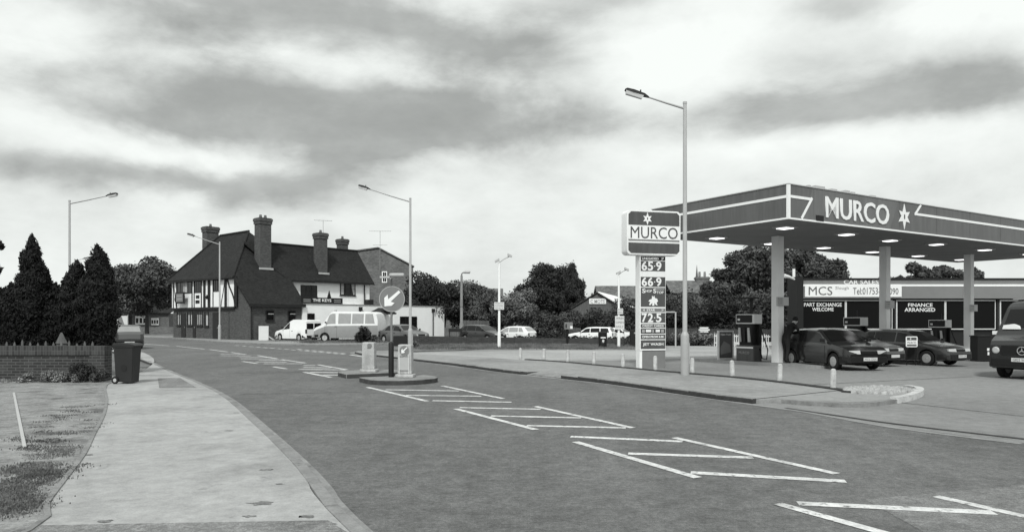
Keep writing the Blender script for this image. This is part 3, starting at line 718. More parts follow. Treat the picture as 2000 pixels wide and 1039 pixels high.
# head box, rounded
def rrect(x0,x1,z0,z1,r,n=6):
    pts = []
    for cx_, cz_, a0 in ((x1-r,z1-r,0),(x0+r,z1-r,90),(x0+r,z0+r,180),(x1-r,z0+r,270)):
        for k in range(n+1): a = R(a0+90*k/n); pts.append((cx_+r*math.cos(a), cz_+r*math.sin(a)))
    return pts
sx0, sx1, sz0, sz1 = -1.02,1.05,zz(498.5),zz(412)
hb = MB().slab([(a,-.06,b) for a,b in rrect(sx0,sx1,sz0,sz1,.15)], (0,.46,0)).build('sign_box', 'white', py_, smooth=.6)
HH = sz1-sz0; mg = .042
def band(f0, f1, m, nm, rt=False, rb=False):
    x0, x1, z0, z1 = sx0+mg*1.4, sx1-mg, sz1-HH*f1, sz1-HH*f0; pts = []
    r = .10
    pts += [(x1-r,z1),(x0+r,z1),(x0,z1-r)] if rt else [(x1,z1),(x0,z1)]
    pts += [(x0,z0+r),(x0+r,z0),(x1-r,z0),(x1,z0+r)] if rb else [(x0,z0),(x1,z0)]
    if rt: pts.append((x1,z1-r))
    return MB().slab([(a,-.066,b) for a,b in pts], (0,.005,0)).build(nm, m, hb)
b1 = band(.035,.335,'sign_dark','sign_band',rt=True); band(.655,.69,'grey','sign_line'); band(.73,.965,'sign_dark','sign_band',rb=True)
star(b1, (sx0+.78,-.066,sz1-HH*.19), (1,0,0), (0,0,1), .20, asp=.9, d=.01)
text('lettering', 'MURCO', 'sign_dark', hb, (sx0+.14,-.0605,sz1-HH*.63), (1,0,0), (0,0,1), 1.82, HH*.26, .008, .0)

# ------------------------------------------------------------------ car sales building
Yb = 44.0
ms = thing('car_sales_showroom', 'long flat-roofed car sales showroom with white MCS board over dark windows', 'building', (0,0,0))
xb = lambda px: XP(px,Yb); zb = lambda y: ZP(y,Yb); g0 = -.36
X0, X1 = xb(1566), xb(2260)
MB().box(X0,X1,Yb+.25,Yb+.5,g0,zb(643)).build('stall_riser', 'dark', ms)
MB().add([(X0,Yb+.3,g0),(X1,Yb+.3,g0),(X1,57,g0),(22.6,57,g0),(X0,Yb+.3,zb(545)),(X1,Yb+.3,zb(545)),(X1,57,zb(545)),(22.6,57,zb(545))],
         [(1,2,6,5),(2,3,7,6),(3,0,4,7),(4,5,6,7)]).build('wall', 'dark', ms)
MB().box(X0,X1,Yb-.12,Yb+.3,zb(583),zb(546)).build('fascia_board', 'fascia_grey', ms)
MB().box(X0-.05,X1,Yb-.2,Yb+.4,zb(546)+.001,zb(543.5)).build('roof_edge', 'dark', ms)
MB().box(X0,X1,Yb-.14,Yb-.121,zb(559.5),zb(555.5)).build('fascia_stripe', 'white', ms)
MB().box(X0-.42,X0-.001,Yb-.25,Yb+1.2,g0,zb(541)).build('brick_pier', 'dark', ms)
bd = MB().box(xb(1570),xb(1758),Yb-.18,Yb-.141,zb(580),zb(556.5)).build('name_board', 'white', ms)
def bt(par, s_, x0, x1, y0, y1, m, Yf, bold=.0): return text('lettering', s_, m, par, (xb(x0),Yf,zb(y1)), (1,0,0), (0,0,1), xb(x1)-xb(x0), zb(y0)-zb(y1), .01, bold)
bt(bd,'MCS',1577,1623,560,576.5,'letters_grey',Yb-.182,.0)
bt(bd,'Slough',1629,1655,559.5,567,'letters_mid',Yb-.182)
bt(bd,'Tel:01753-',1663,1716,562,575,'letters_grey',Yb-.182)
bt(bd,'090',1734,1751.5,563,575,'letters_grey',Yb-.182)
bt(ms,'CAR SALES',1646,1714,547.2,555,'letters',Yb-.122,.02)
wins = [(1566,1653),(1653,1745),(1752,1848),(1848,1947),(1955,2050),(2050,2145)]
for k,(a,b) in enumerate(wins):
    xa, xc = xb(a), xb(b); fw = .075; z0, z1 = zb(643.5), zb(585.5)
    wn = MB().box(xa+.005,xa+fw,Yb+.1,Yb+.2,z0,z1).box(xc-fw*.6,xc-.005,Yb+.1,Yb+.2,z0,z1).box(xa+fw+.001,xc-fw*.6-.001,Yb+.1,Yb+.2,z1-.075,z1).box(xa+fw+.001,xc-fw*.6-.001,Yb+.1,Yb+.2,z0,z0+.06).build('window', 'offwhite', ms)
    pn = MB().box(xa+fw,xc-fw*.6,Yb+.14,Yb+.16,z0+.06,z1-.075).build('pane', 'glass_shop', wn)
    if k == 0: bt(wn,'PART EXCHANGE',1572,1646,591,598.5,'letters',Yb+.138,.015); bt(wn,'WELCOME',1588,1630,600.5,607.5,'letters',Yb+.138,.015)
    if k == 2: bt(wn,'FINANCE',1776,1824,592,599,'letters',Yb+.138,.015); bt(wn,'ARRANGED',1769,1829,601,608.5,'letters',Yb+.138,.015)
MB().box(xb(1747),xb(1750),Yb+.1,Yb+.3,g0,zb(583)).box(xb(1949),xb(1953),Yb+.1,Yb+.3,g0,zb(583)).build('pillar', 'dark', ms)
mb = MB().tube([(xb(1563),Yb+1,zb(541)),(xb(1563),Yb+1,zb(523))], .09, 8); mb.build('flue_pipe', 'white', ms)
tag(MB().tube([(xb(1530),Yb-.1,zb(539)),(xb(1541),Yb-.1,zb(541)),(xb(1551),Yb-.1,zb(546))], [.14,.08,.05], 8).build('flood_lamp', 'offwhite', ms))

# ================================================================== THE PUB
PO = Vector((-22.95,59.5,0)); PA = math.atan2(.755,.656)
pub = thing('pub', 'half-timbered corner pub with steep tiled roof, four chimneys and low white extension', 'building', PO, PA)
ev, eu = Vector((.656,.755)), Vector((-.755,.656))
def uf(px, v_=0.0):      # u on the timber front (x=v_) seen at px
    k = (px-CX)/K; b = Vector(PO[:2])+ev*v_; return (b.x-k*b.y)/(.755+.656*k)
def vf(px, u_=0.0):      # v on a side face (y=u_)
    k = (px-CX)/K; b = Vector(PO[:2])+eu*u_; return (k*b.y-b.x)/(.656-.755*k)
def zpub(py, v_, u_): Y = PO.y+.755*v_+.656*u_; return ZP(py, Y)
MB().box(0,7,0,11.6,0,2.70).build('brick_wall', 'brick_far', pub)
MB().box(-.12,7,0.02,11.6,2.82,5.42).build('rendered_upper_wall', 'render', pub)
# timber frame on the front
zt0, zt1 = 2.70, 5.42
Z8 = lambda zx: uf(330+zx/6.927, -.12)
tm = MB()
def tbar(a, b, z0, z1): u0, u1 = sorted((Z8(a), Z8(b))); tm.box(-.175,-.121,u0,u1,z0,z1)
tm.box(-.19,-.001,-.02,11.62,zt0-.06,zt0+.119)
tm.box(-.18,-.121,0,11.6,zt1-.10,zt1)
for a, b in ((103,112),(312,320),(342,348),(438,446),(470,497),(530,562),(597,603),(757,785),(893,925),(60,66)): tbar(a, b, zt0+.12, zt1-.101)
def brace(pts, w_=.10, x=-.165):
    for (a,z0),(b,z1) in zip(pts[:-1], pts[1:]):
        p, q_ = Vector((x,Z8(a),z0)), Vector((x,Z8(b),z1)); d = (q_-p).normalized(); n_ = Vector((0,-d.z,d.y))*w_/2
        tm.slab([p-n_,q_-n_,q_+n_,p+n_], (.05,0,0))
brace([(795,5.1),(820,4.5),(860,3.9),(885,3.4),(893,2.9)], .15); brace([(755,4.9),(735,4.0),(712,3.2),(708,2.85)], .05); brace([(68,4.9),(85,4.0),(100,2.9)], .06)
tm.build('timber_frame', 'timber', pub)
def winx(u0, u1, z0, z1, nb=3, curtain=None, name='window'):
    u0, u1 = sorted((u0,u1)); x = -.13
    f = MB().box(x-.035,x,u0,u0+.06,z0,z1).box(x-.035,x,u1-.06,u1,z0,z1).box(x-.035,x,u0+.06,u1-.06,z0,z0+.06).box(x-.035,x,u0+.06,u1-.06,z1-.06,z1)
    for k in range(1,nb): c_ = u0+(u1-u0)*k/nb; f.box(x-.03,x,c_-.02,c_+.02,z0+.06,z1-.06)
    w_ = f.build(name, 'timber', pub); MB().box(x-.012,x-.005,u0+.06,u1-.06,z0+.06,z1-.06).build('pane', 'glass', w_)
    if curtain: 
        a, b = sorted((Z8(curtain[0]), Z8(curtain[1]))); MB().box(x-.018,x-.0125,a,b,z0+.08,z1-.08).build('curtain', 'net', w_)
    return w_
winx(Z8(112),Z8(312),4.12,5.3,4,(197,248)); winx(Z8(350),Z8(438),4.12,5.3,3); winx(Z8(604),Z8(690),4.15,5.3,3)
# ground floor windows and doors on the front: a little proud of the brick
def gwin(a, b, z0, z1, nb=3, curt=False):
    u0, u1 = sorted((Z8(a),Z8(b))); x = -.001
    f = MB().box(x-.05,x,u0,u0+.07,z0,z1).box(x-.05,x,u1-.07,u1,z0,z1).box(x-.05,x,u0+.07,u1-.07,z0,z0+.07).box(x-.05,x,u0+.07,u1-.07,z1-.07,z1).box(x-.1,x,u0-.05,u1+.05,z0-.08,z0-.001)
    for k in range(1,nb): c_ = u0+(u1-u0)*k/nb; f.box(x-.04,x,c_-.02,c_+.02,z0+.07,z1-.07)
    w_ = f.build('window', 'timber', pub); MB().box(x-.012,x-.004,u0+.07,u1-.07,z0+.07,z1-.07).build('pane', 'glass', w_)
    if curt:
        for k in range(nb):
            c0_ = u0+(u1-u0)*(k+.15)/nb; MB().box(x-.02,x-.013,c0_,c0_+(u1-u0)/nb*.45,z0+.08,z0+(z1-z0)*.75).build('curtain', 'net', w_)
gwin(95,150,1.2,2.5,2,True); gwin(235,305,1.2,2.5,2,True); gwin(360,440,1.2,2.5,3,True); gwin(465,522,1.15,2.45,1,True)
def door(a, b, z1=2.2):
    u0, u1 = sorted((Z8(a),Z8(b))); d_ = MB().box(-.06,-.002,u0,u1,.05,z1).build('door', 'timber', pub); MB().box(-.075,-.061,u0+.08,u0+.14,1.0,1.1).build('handle', 'hub', d_)
    MB().box(-.5,-.003,u0-.1,u1+.1,0,.048).build('door_step', 'kerb', pub)
door(155,210,2.35); door(312,345,2.4); door(580,655,2.35)
MB().box(-.02,-.002,*sorted((Z8(664),Z8(676))),1.2,2.0).build('notice', 'offwhite', pub)
for (a,b,z0,z1) in ((368,412,3.62,3.90),(362,415,3.18,3.46)): MB().box(-.15,-.123,*sorted((Z8(a),Z8(b))),z0,z1).build('wall_plaque', 'dark', pub)
hs = MB().box(-.62,-.52,Z8(275),Z8(160),3.2,4.22).build('pub_sign', 'dark', pub, bevel=.03)
MB().box(-.635,-.621,Z8(262),Z8(172),3.35,4.08).build('sign_picture', 'grey', hs)
for zz_ in (3.55,3.85): MB().box(-.645,-.636,Z8(250),Z8(185),zz_,zz_+.08).build('lettering', 'letters_mid', hs)
MB().box(-.52,-.176,Z8(220),Z8(212),3.9,3.96).build('sign_bracket', 'black', hs)
MB().lathe([(.08,3.35),(.13,3.6),(.10,3.75),(.02,3.85)], (-.45,Z8(140),0), 8).build('lantern', 'black', pub)
for a in (548,): MB().lathe([(.07,3.5),(.12,3.7),(.02,3.9)], (-.35,Z8(a),0), 8).build('lantern', 'black', pub)
# roofs
rf = MB(); T = (0,0,-.16)
sp = lambda y: 3.0+(y+2.7)*.97
rf.slab([(-.4,-.4,sp(-.4)),(-.4,12,5.38),(3.5,9.5,9.7),(3.5,4.2,9.7)], T)
rf.slab([(-.4,-.4,sp(-.4)),(3.5,4.2,9.7),(7.4,-.4,sp(-.4)),(4.95,-.4,sp(-.4)),(4.95,-2.7,3.0),(-.25,-2.7,3.0)], T)
rf.slab([(7.4,-.4,sp(-.4)),(3.5,4.2,9.7),(3.5,9.5,9.7),(7.4,12,5.38)], T)
rf.slab([(-.4,12,5.38),(7.4,12,5.38),(3.5,9.5,9.7)], T)
rf.slab([(4.6,-.35,5.28),(14.1,-.35,5.28),(14.1,2.35,8.55),(2.0,2.35,8.55)], T); rf.slab([(14.1,5.0,5.3),(4.0,5.0,5.3),(2.0,2.35,8.552),(14.1,2.35,8.552)], T)
rf.build('roof', 'tile', pub)
mb = MB(); mb.tube([(3.5,4.2,9.74),(3.5,9.5,9.74)], .11, 8); mb.tube([(3.5,4.2,9.74),(-.4,-.4,5.27)], .08, 8); mb.tube([(3.5,2.35,8.6),(14.1,2.35,8.6)], .1, 8); mb.tube([(3.5,9.5,9.74),(-.4,12,5.42)], .09, 8); mb.build('ridge_tiles', 'tile', pub)
mb = MB(); mb.box(-.3,4.9,-2.78,-2.70,2.80,2.92); mb.box(4.6,14.1,-.44,-.36,5.1,5.2); mb.box(-.48,-.41,-.4,12,5.14,5.24); mb.build('gutter', 'timber', pub)
MB().slab([(0,-2.4,0),(0,0,0),(0,0,5.38),(0,-2.4,3.12)], (4.72,0,0)).build('catslide_wall', 'brick_far', pub)
MB().box(0,.12,-.001,.02,2.8,5.3).box(-.13,-.0,-.03,.02,2.7,5.3).build('corner_post', 'timber', pub)
MB().box(4.73,13.8,.0,4.6,0,5.30).build('white_wing_wall', 'render', pub)
MB().box(4.73,21.4,-2.55,-.001,0,3.08).build('white_extension', 'render', pub)
MB().box(13.81,21.4,0.001,3.0,0,3.06).build('white_extension', 'render', pub)
MB().box(4.73,21.45,-2.62,-.3,3.081,3.13).build('extension_coping', 'grey', pub)
def winy(px0, px1, y0, y1, u_, nb=2, mt='timber', curtain=False, parent=pub):
    v0, v1 = vf(px0,u_), vf(px1,u_); vm = (v0+v1)/2; z1, z0 = zpub(y0,vm,u_), zpub(y1,vm,u_); y = u_-.002
    f = MB().box(v0,v0+.06,y-.05,y,z0,z1).box(v1-.06,v1,y-.05,y,z0,z1).box(v0+.06,v1-.06,y-.05,y,z0,z0+.06).box(v0+.06,v1-.06,y-.05,y,z1-.06,z1).box(v0-.05,v1+.05,y-.09,y,z0-.07,z0-.001)
    for k in range(1,nb): c_ = v0+(v1-v0)*k/nb; f.box(c_-.02,c_+.02,y-.04,y,z0+.06,z1-.06)
    f.box(v0+.06,v1-.06,y-.035,y-.002,(z0+z1)/2-.012,(z0+z1)/2+.012)
    w_ = f.build('window', mt, parent); MB().box(v0+.06,v1-.06,y-.015,y-.006,z0+.06,z1-.06).build('pane', 'glass', w_)
    if curtain:
        mb = MB(); mb.box(v0+.1,v0+.4,y-.025,y-.016,z0+.08,z1-.08); mb.slab([(v1-.1,y-.025,z0+.08),(v1-.1,y-.025,z1-.1),(v1-.5,y-.025,z1-.1),(v1-.25,y-.025,z0+.08)], (0,.008,0)); mb.build('curtain', 'net', w_)
    return w_
winy(519,535,606,626,-2.4,1); winy(562,577,606.7,627,-2.4,1)
for a in (519,562):
    v0 = vf(a+4,-2.4); MB().box(v0,v0+.5,-2.47,-2.455,zpub(614,v0,-2.4),zpub(612,v0,-2.4)).build('window_label', 'net', pub)
winy(587,619,557,580,0,3); winy(664,694,551.5,577,0,3,curtain=True)
winy(600,614,612,631,-2.55,2); winy(642,650,614.5,632,-2.55,1); winy(781,814,618,640,-2.55,3)
for px, u_, top in ((490,-2.4,2.95),(703,-2.55,2.9),(845,-2.55,2.85),(711,0,5.1)):
    v0 = vf(px,u_); mb = MB().tube([(v0,u_-.08,0.1 if u_ else 3.1),(v0,u_-.08,top)], .05 if u_ else .06, 6)
    if px in (703,845): mb.box(v0-.14,v0+.14,u_-.22,u_-.01,top-.35,top)
    mb.build('downpipe', 'timber', pub)
# porch
v0, v1 = vf(716,-2.55)+.4, vf(757,-2.55)-.2; vm = (v0+v1)/2
pch = MB().slab([(v0-.2,-3.9,2.35),(vm,-3.9,2.85),(vm,-3.9,2.72),(v0-.15,-3.9,2.24)], (0,1.34,0)).slab([(v1+.2,-3.9,2.35),(vm,-3.9,2.85),(vm,-3.9,2.72),(v1+.15,-3.9,2.24)], (0,1.34,0)).build('porch', 'timber', pub)
MB().box(v0,v0+.12,-3.8,-3.68,0,2.25).box(v1-.12,v1,-3.8,-3.68,0,2.25).build('porch_post', 'white', pch)
MB().box(v0+.3,v1-.3,-2.6,-2.551,.02,2.1).build('door', 'timber', pub)
# roof sign THE KEYS
va, vb = vf(588,-2.4), vf(668,-2.4); za, zc = 3.14, 3.66
ks = MB().box(va,vb,-2.5,-2.42,za,zc).build('name_board', 'dark', pub)
text('lettering', 'THE KEYS', 'letters', ks, (va+(vb-va)*.26,-2.503,za+.16), (1,0,0), (0,0,1), (vb-va)*.45, .26, .01, .02)
for a in (.04,.78): 
    for k in range(2): MB().box(va+(vb-va)*a,va+(vb-va)*(a+.17),-2.51,-2.503,za+.14+k*.16,za+.2+k*.16).build('scroll_mark', 'letters_mid', ks)
MB().slab([(va+(vb-va)*.62,-2.46,zc+.001),(va+(vb-va)*.72,-2.46,zc+.001),(va+(vb-va)*.67,-2.46,zc+.65)], (0,.05,0)).build('sign_finial', 'dark', ks)
# things on the flat roof
MB().box(vf(718,-1),vf(727,-1),-1.2,-.6,3.14,3.65).build('roof_vent', 'dark', pub)
# chimneys
def chimney(v_, u_, sx_, sy_, z0, z1, pots=2, flash=True):
    c_ = MB().box(v_-sx_/2,v_+sx_/2,u_-sy_/2,u_+sy_/2,z0,z1-.55).box(v_-sx_/2-.06,v_+sx_/2+.06,u_-sy_/2-.06,u_+sy_/2+.06,z1-.549,z1-.3).box(v_-sx_/2-.1,v_+sx_/2+.1,u_-sy_/2-.1,u_+sy_/2+.1,z1-.299,z1-.06).box(v_-sx_/2-.03,v_+sx_/2+.03,u_-sy_/2-.03,u_+sy_/2+.03,z1-.059,z1).build('chimney', 'brick_far', pub)
    for k in range(pots): MB().lathe([(.11,z1),(.13,z1+.1),(.10,z1+.25),(.12,z1+.28)], (v_+(k-(pots-1)/2)*.45,u_,0), 10).build('chimney_pot', 'brick_gable', c_)
    if flash: MB().box(v_-sx_/2-.12,v_+sx_/2+.12,u_-sy_/2-.16,u_-sy_/2-.001,z0+.45,z0+.62).build('flashing', 'pale', c_)
chimney(3.05,1.0,1.05,.95,5.6,10.55,2)
chimney(3.4,11.25,1.2,.9,5.6,10.7,1,False)
chimney(8.7,.7,.85,.95,5.45,9.75,1)
chimney(13.0,3.3,.8,.8,7,9.75,1,False)
def aerial(parent, x, y, z0, z1, half=1.0, els=7, arm=(1,0)):
    mb = MB().tube([(x,y,z0),(x,y,z1)], .025, 6); ax = Vector((arm[0],arm[1],0)).normalized(); pr_ = Vector((-ax.y,ax.x,0)); c_ = Vector((x,y,z1))
    mb.tube([c_-ax*half, c_+ax*half], .018, 5)
    for k in range(els): p = c_+ax*half*(-1+2*k/(els-1)); mb.tube([p-pr_*.3-ax*.0, p+pr_*.3], .01, 4)
    mb.build('aerial', 'galv', parent)
aerial(pub, 9.6, 1.6, 8.2, 11.1, .8, 5, (.9,-.5))

# brick gable building beyond the pub
Yg = 82.0
gb = thing('brick_building', 'plain brown brick gabled building rising behind the white pub wing', 'building', (0,0,0))
gp = [(XP(690,Yg),0),(XP(690,Yg),ZP(493,Yg)),(XP(739,Yg),ZP(486,Yg)),(XP(807,Yg),ZP(523,Yg)),(XP(807,Yg),0)]
MB().slab([(a,Yg,b) for a,b in gp], (-2.6,11,0)).build('brick_wall', 'brick_gable', gb)
rfm = MB(); a_, b_, c_ = [Vector((XP(x,Yg)+d_,Yg-.15,ZP(y,Yg)+.06)) for x,y,d_ in ((690,493,-.1),(739,486,0),(807,523,.15))]
rfm.slab([a_,b_,b_+Vector((-2.6,11.3,0)),a_+Vector((-2.6,11.3,0))], (0,0,.14)); rfm.slab([b_,c_,c_+Vector((-2.6,11.3,0)),b_+Vector((-2.6,11.3,0))], (0,0,.142)); rfm.build('roof', 'slate', gb)
fw_ = MB().box(XP(746,Yg),XP(756,Yg),Yg-.05,Yg-.002,ZP(552,Yg),ZP(530,Yg)).build('window', 'white', gb)
MB().box(XP(748,Yg),XP(751,Yg),Yg-.06,Yg-.051,ZP(550,Yg),ZP(532,Yg)).box(XP(751.6,Yg),XP(754.5,Yg),Yg-.06,Yg-.051,ZP(550,Yg),ZP(532,Yg)).build('pane', 'glass', fw_)
aerial(gb, XP(743,Yg), Yg-.2, ZP(528,Yg), ZP(452,Yg), 1.2, 9)
MB().tube([(XP(729,Yg),Yg-.2,ZP(479,Yg)),(XP(757,Yg),Yg-.2,ZP(479,Yg))], .02, 5).build('aerial_arm', 'galv', gb)

# pub surroundings
bs = thing('blank_board', 'plain pale board standing against the pub brick wall beside the white van', 'board', (0,0,0))
pA = G(505,664); MB().box(XP(506,58.0),XP(525,58.0),57.9,57.98,.05,ZP(636.5,58)).build('board_panel', 'offwhite', bs)
MB().box(XP(507,58.0),XP(510,58.0),57.985,58.2,.05,1.0).build('board_prop', 'fence', bs)
tag(MB().slab([(XP(526,58),57.7,.35),(XP(526,58),57.7,.45),(XP(540,58),57.5,.12),(XP(540,58),57.5,.02)], (0,.1,0)).build('plank', 'pale'), 'short pale plank leaning on the ground beside the blank board', 'plank')

# ================================================================== STREET LAMPS
def lamp(label, x, y, z, h, adir, alen, rise, hl=.62, sc=1.0, group='street lamps'):
    t = thing('street_lamp', label, 'street lamp', (x,y,z), math.atan2(adir[1],adir[0]), group)
    MB().lathe([(.125*sc,-.1),(.125*sc,1.15),(.115*sc,1.2),(.07*sc,1.28)], (0,0,0), 12).build('base_sleeve', 'galv', t, smooth=.6)
    MB().lathe([(.07*sc,1.281),(.055*sc,h-.02),(.062*sc,h-.02),(.062*sc,h+.04),(.01,h+.06)], (0,0,0), 12).build('pole', 'pale', t, smooth=.6)
    tip = Vector((alen,0,h-.15+rise)); d = (tip-Vector((0,0,h-.15))).normalized()
    MB().tube([(.03,0,h-.15),(alen*.45,0,h-.15+rise*.42),tuple(tip)], [.035*sc,.03*sc,.022*sc], 8).build('arm', 'galv', t, smooth=.8)
    n_ = Vector((-d.z,0,d.x)); 
    P = lambda a, b, c: tip+d*a+n_*b+Vector((0,c,0))
    mb = MB(); prof = [(-.1,.02,.05),(.05,.07,.09),(hl*.6,.085,.12),(hl*.92,.07,.11),(hl,.03,.07)]
    ring = []
    for a, b, c in prof: ring += [P(a,b,-c*.5),P(a,b,c*.5),P(a,-.01,c),P(a,-.01,-c)]
    fs = [(0,1,2,3),(16,19,18,17)]
    for i in range(4):
        for k in range(4): fs.append((i*4+k,i*4+(k+1)%4,i*4+4+(k+1)%4,i*4+4+k))
    mb.add(ring, fs); hd = mb.build('lamp_head', 'dark', t, smooth=.8)
    mb = MB(); ring = []
    for a, b, c in ((.06,-.012,.09),(.09,-.11,.06),(hl*.9,-.11,.07),(hl*.94,-.012,.10)): ring += [P(a,b,-c),P(a,b,c)]
    mb.add(ring, [(0,1,3,2),(2,3,5,4),(4,5,7,6),(0,2,4,6),(1,7,5,3)]); mb.build('lamp_bowl', 'lampglass', hd)
    MB().lathe([(.02,0),(.02,.06)], tuple(P(.18,.085,0)), 6).build('photocell', 'dark', hd)
    d_ = MB().box(-.13*sc,-.10*sc,-.06,.06,.35,.95); d_.build('access_door', 'galv', t)
    return t
left_ = Vector((-.866,-.5))
lamp('tall street lamp in the foreground footway, nearest the petrol price pylon', 5.08,21.06,.08, 7.98, (-1,.02), 1.15, .36, .64)
lamp('street lamp with its arm over the traffic island, in front of the white pub extension', -5.25,37.0,.0, 7.95, (-1,.0), 2.15, .66, .56)
lamp('street lamp standing in front of the half-timbered pub front', XP(431,59.0),58.8,.05, 8.0, (-.97,.24), 2.4, .75, .7)
lamp('street lamp rising behind the dark cypress trees, arm pointing right', -24.2,39.2,.1, 8.1, (.98,-.2), 2.4, .35, .62)
lamp('farthest street lamp, only its head showing between two cypress trees', XP(146,78),78,.1, 8.2, (.99,-.1), 1.0, .2, .9)

# ================================================================== TRAFFIC ISLAND
rd = Vector((-.5,.866)); rn = Vector((.866,.5))
def isle(label, cx_, cy_, flip):
    t = thing('traffic_island', label, 'traffic island', (cx_,cy_,0), math.atan2(rd.y,rd.x), 'traffic island halves')
    # local x points away down the road; round end at -x when flip=-1
    W_, L_ = .98, .8
    pts = []
    for k in range(13):
        a = math.pi/2+math.pi*k/12; pts.append((flip*(-1)*(-math.cos(a))*L_*1.0-flip*.0, math.sin(a)*W_))
    pts = [(-flip*abs(math.cos(math.pi/2+math.pi*k/12))*L_, math.sin(math.pi/2+math.pi*k/12)*W_) for k in range(13)]
    pts += [(flip*.75,-W_),(flip*.75,W_)]
    if flip < 0: pts = pts[::-1]
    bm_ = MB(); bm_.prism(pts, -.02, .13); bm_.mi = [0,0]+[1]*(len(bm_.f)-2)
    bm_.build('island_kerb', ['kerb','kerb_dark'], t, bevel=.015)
    return t
isle('nearer half of the traffic island, carrying the keep-left sign', -2.98,19.55,1)
isle('farther half of the traffic island, carrying the plain white bollard', -4.35,22.0,-1)
def bollard(label, x, y, sign):
    t = thing('traffic_bollard', label, 'bollard', (x,y,.13), R(-8), 'bollards on the traffic island')
    MB().box(-.25,.25,-.17,.17,0,.09).build('bollard_base', 'bollard', t, bevel=.02)
    b = MB(); b.add([(-.20,-.13,.091),(.20,-.13,.091),(.20,.13,.091),(-.20,.13,.091),(-.19,-.12,.90),(.19,-.12,.90),(.19,.12,.90),(-.19,.12,.90)], [(0,1,2,3),(4,7,6,5),(0,4,5,1),(1,5,6,2),(2,6,7,3),(3,7,4,0)])
    b.build('bollard_shell', 'bollard', t, bevel=.035)
    if sign:
        fr_ = MB().box(-.13,.13,-.155,-.132,.20,.55).build('front_panel', 'pale', t)
        arrow_disc(t, (0,-.14,.74), .135, .02)
        MB().box(-.14,-.125,-.16,-.132,.1,.62).box(.125,.14,-.16,-.132,.1,.62).build('panel_rib', 'offwhite', t)
        text('lettering', 'KEEP LEFT', 'letters_grey', t, (-.12,-.135,.56), (1,0,0), (0,0,1), .24, .03, .004)
    else:
        MB().lathe([(.07,0),(.07,.02)], (.05,-.14,.80), 12, 'y').build('reflector', 'grey', t); text('lettering', 'PASS', 'letters_grey', t, (-.02,-.135,.72), (1,0,0), (0,0,1), .12, .03, .003)
    return t
def arrow_disc(parent, c, r, d, tilt=0):
    c = Vector(c)
    def disc(r_, y0, y1): return MB().slab([(c.x+math.cos(a)*r_, y0, c.z+math.sin(a)*r_) for a in [2*math.pi*k/40 for k in range(40)]], (0,y1-y0,0))
    dd = disc(r, c.y, c.y+d).build('sign_disc', 'grey', parent, smooth=.6)
    ring = MB()
    for k in range(40):
        a, b = 2*math.pi*k/40, 2*math.pi*(k+1)/40; ri, y = r*.955, c.y-.003
        ring.add([(c.x+math.cos(a)*ri,y,c.z+math.sin(a)*ri),(c.x+math.cos(b)*ri,y,c.z+math.sin(b)*ri),(c.x+math.cos(b)*r,y,c.z+math.sin(b)*r),(c.x+math.cos(a)*r,y,c.z+math.sin(a)*r)], [(0,1,2,3)])
    ring.build('sign_rim', 'pale', dd)
    # arrow pointing down and left, as on the photo
    A_ = [(.62,.74),(.73,.60),(-.18,-.20),(.18,-.30),(-.04,-.56),(-.62,-.60),(-.58,.06),(-.30,.32),(-.24,-.02),(-.3,-.1)]
    A_ = [(.56,.70),(.71,.55),(-.10,-.22),(.22,-.32),(-.02,-.55),(-.60,-.60),(-.62,.10),(-.34,.36),(-.30,-.02)]
    MB().slab([(c.x+a*r*.95, c.y-.012, c.z+b*r*.95) for a,b in A_], (0,.008,0)).build('arrow', 'letters', dd)
bollard('white bollard with a small keep-left arrow on the nearer island', -2.93,19.75,True)
bollard('plain white traffic bollard on the farther island half', -4.33,21.75,False)
kl = thing('keep_left_sign', 'round keep-left arrow sign on a grey post with a lamp above', 'road sign', (XP(764,19.8),19.8,.13), 0)
MB().lathe([(.075,0),(.075,.92),(.06,.95),(.032,.97)], (0,0,0), 12).build('post_base', 'dark', kl, smooth=.6)
MB().lathe([(.032,.971),(.032,2.75)], (0,.05,0), 10).build('post', 'grey', kl, smooth=.6)
arrow_disc(kl, (.02,0,ZP(584,19.8)-.13), .355, .03)
lx = MB().tube([(0,.05,2.74),(0,-.15,2.72)], .03, 8).box(-.28,-.01,-.2,-.08,2.72,2.77).build('lamp_arm', 'pale', kl)
MB().lathe([(.05,-.02),(.06,.03),(.06,.35),(.045,.38)], (0,-.14,2.80), 10, 'x').build('sign_lamp', 'galv', lx)

# ================================================================== WHEELIE BIN
bc = G(249,748,.1)
wb = thing('wheelie_bin', 'dark wheelie bin standing on the pavement beside the brick wall', 'wheelie bin', bc, R(4)); wb.scale = (.80,.88,.95)
b = MB(); b.add([(-.24,-.24,.06),(.24,-.24,.02),(.24,.24,.02),(-.24,.24,.06),(-.29,-.28,.98),(.30,-.28,.98),(.30,.28,.98),(-.29,.28,.98)], [(0,1,2,3),(4,7,6,5),(0,4,5,1),(1,5,6,2),(2,6,7,3),(3,7,4,0)])
b.build('bin_body', 'bin', wb, bevel=.02)
MB().box(-.31,.33,-.30,.30,.965,.99).build('bin_rim', 'bin', wb, bevel=.008)
b = MB().slab([(-.33,-.30,.995),(.36,-.30,.985),(.37,-.30,1.01),(.30,-.30,1.055),(-.02,-.30,1.085),(-.30,-.30,1.07)], (0,.60,0)); b.build('lid', 'bin', wb, bevel=.015)
MB().tube([(-.37,-.22,1.0),(-.37,.22,1.0)], .016, 8).box(-.37,-.30,-.22,-.19,.97,1.0).box(-.37,-.30,.19,.22,.97,1.0).build('handle', 'bin', wb)
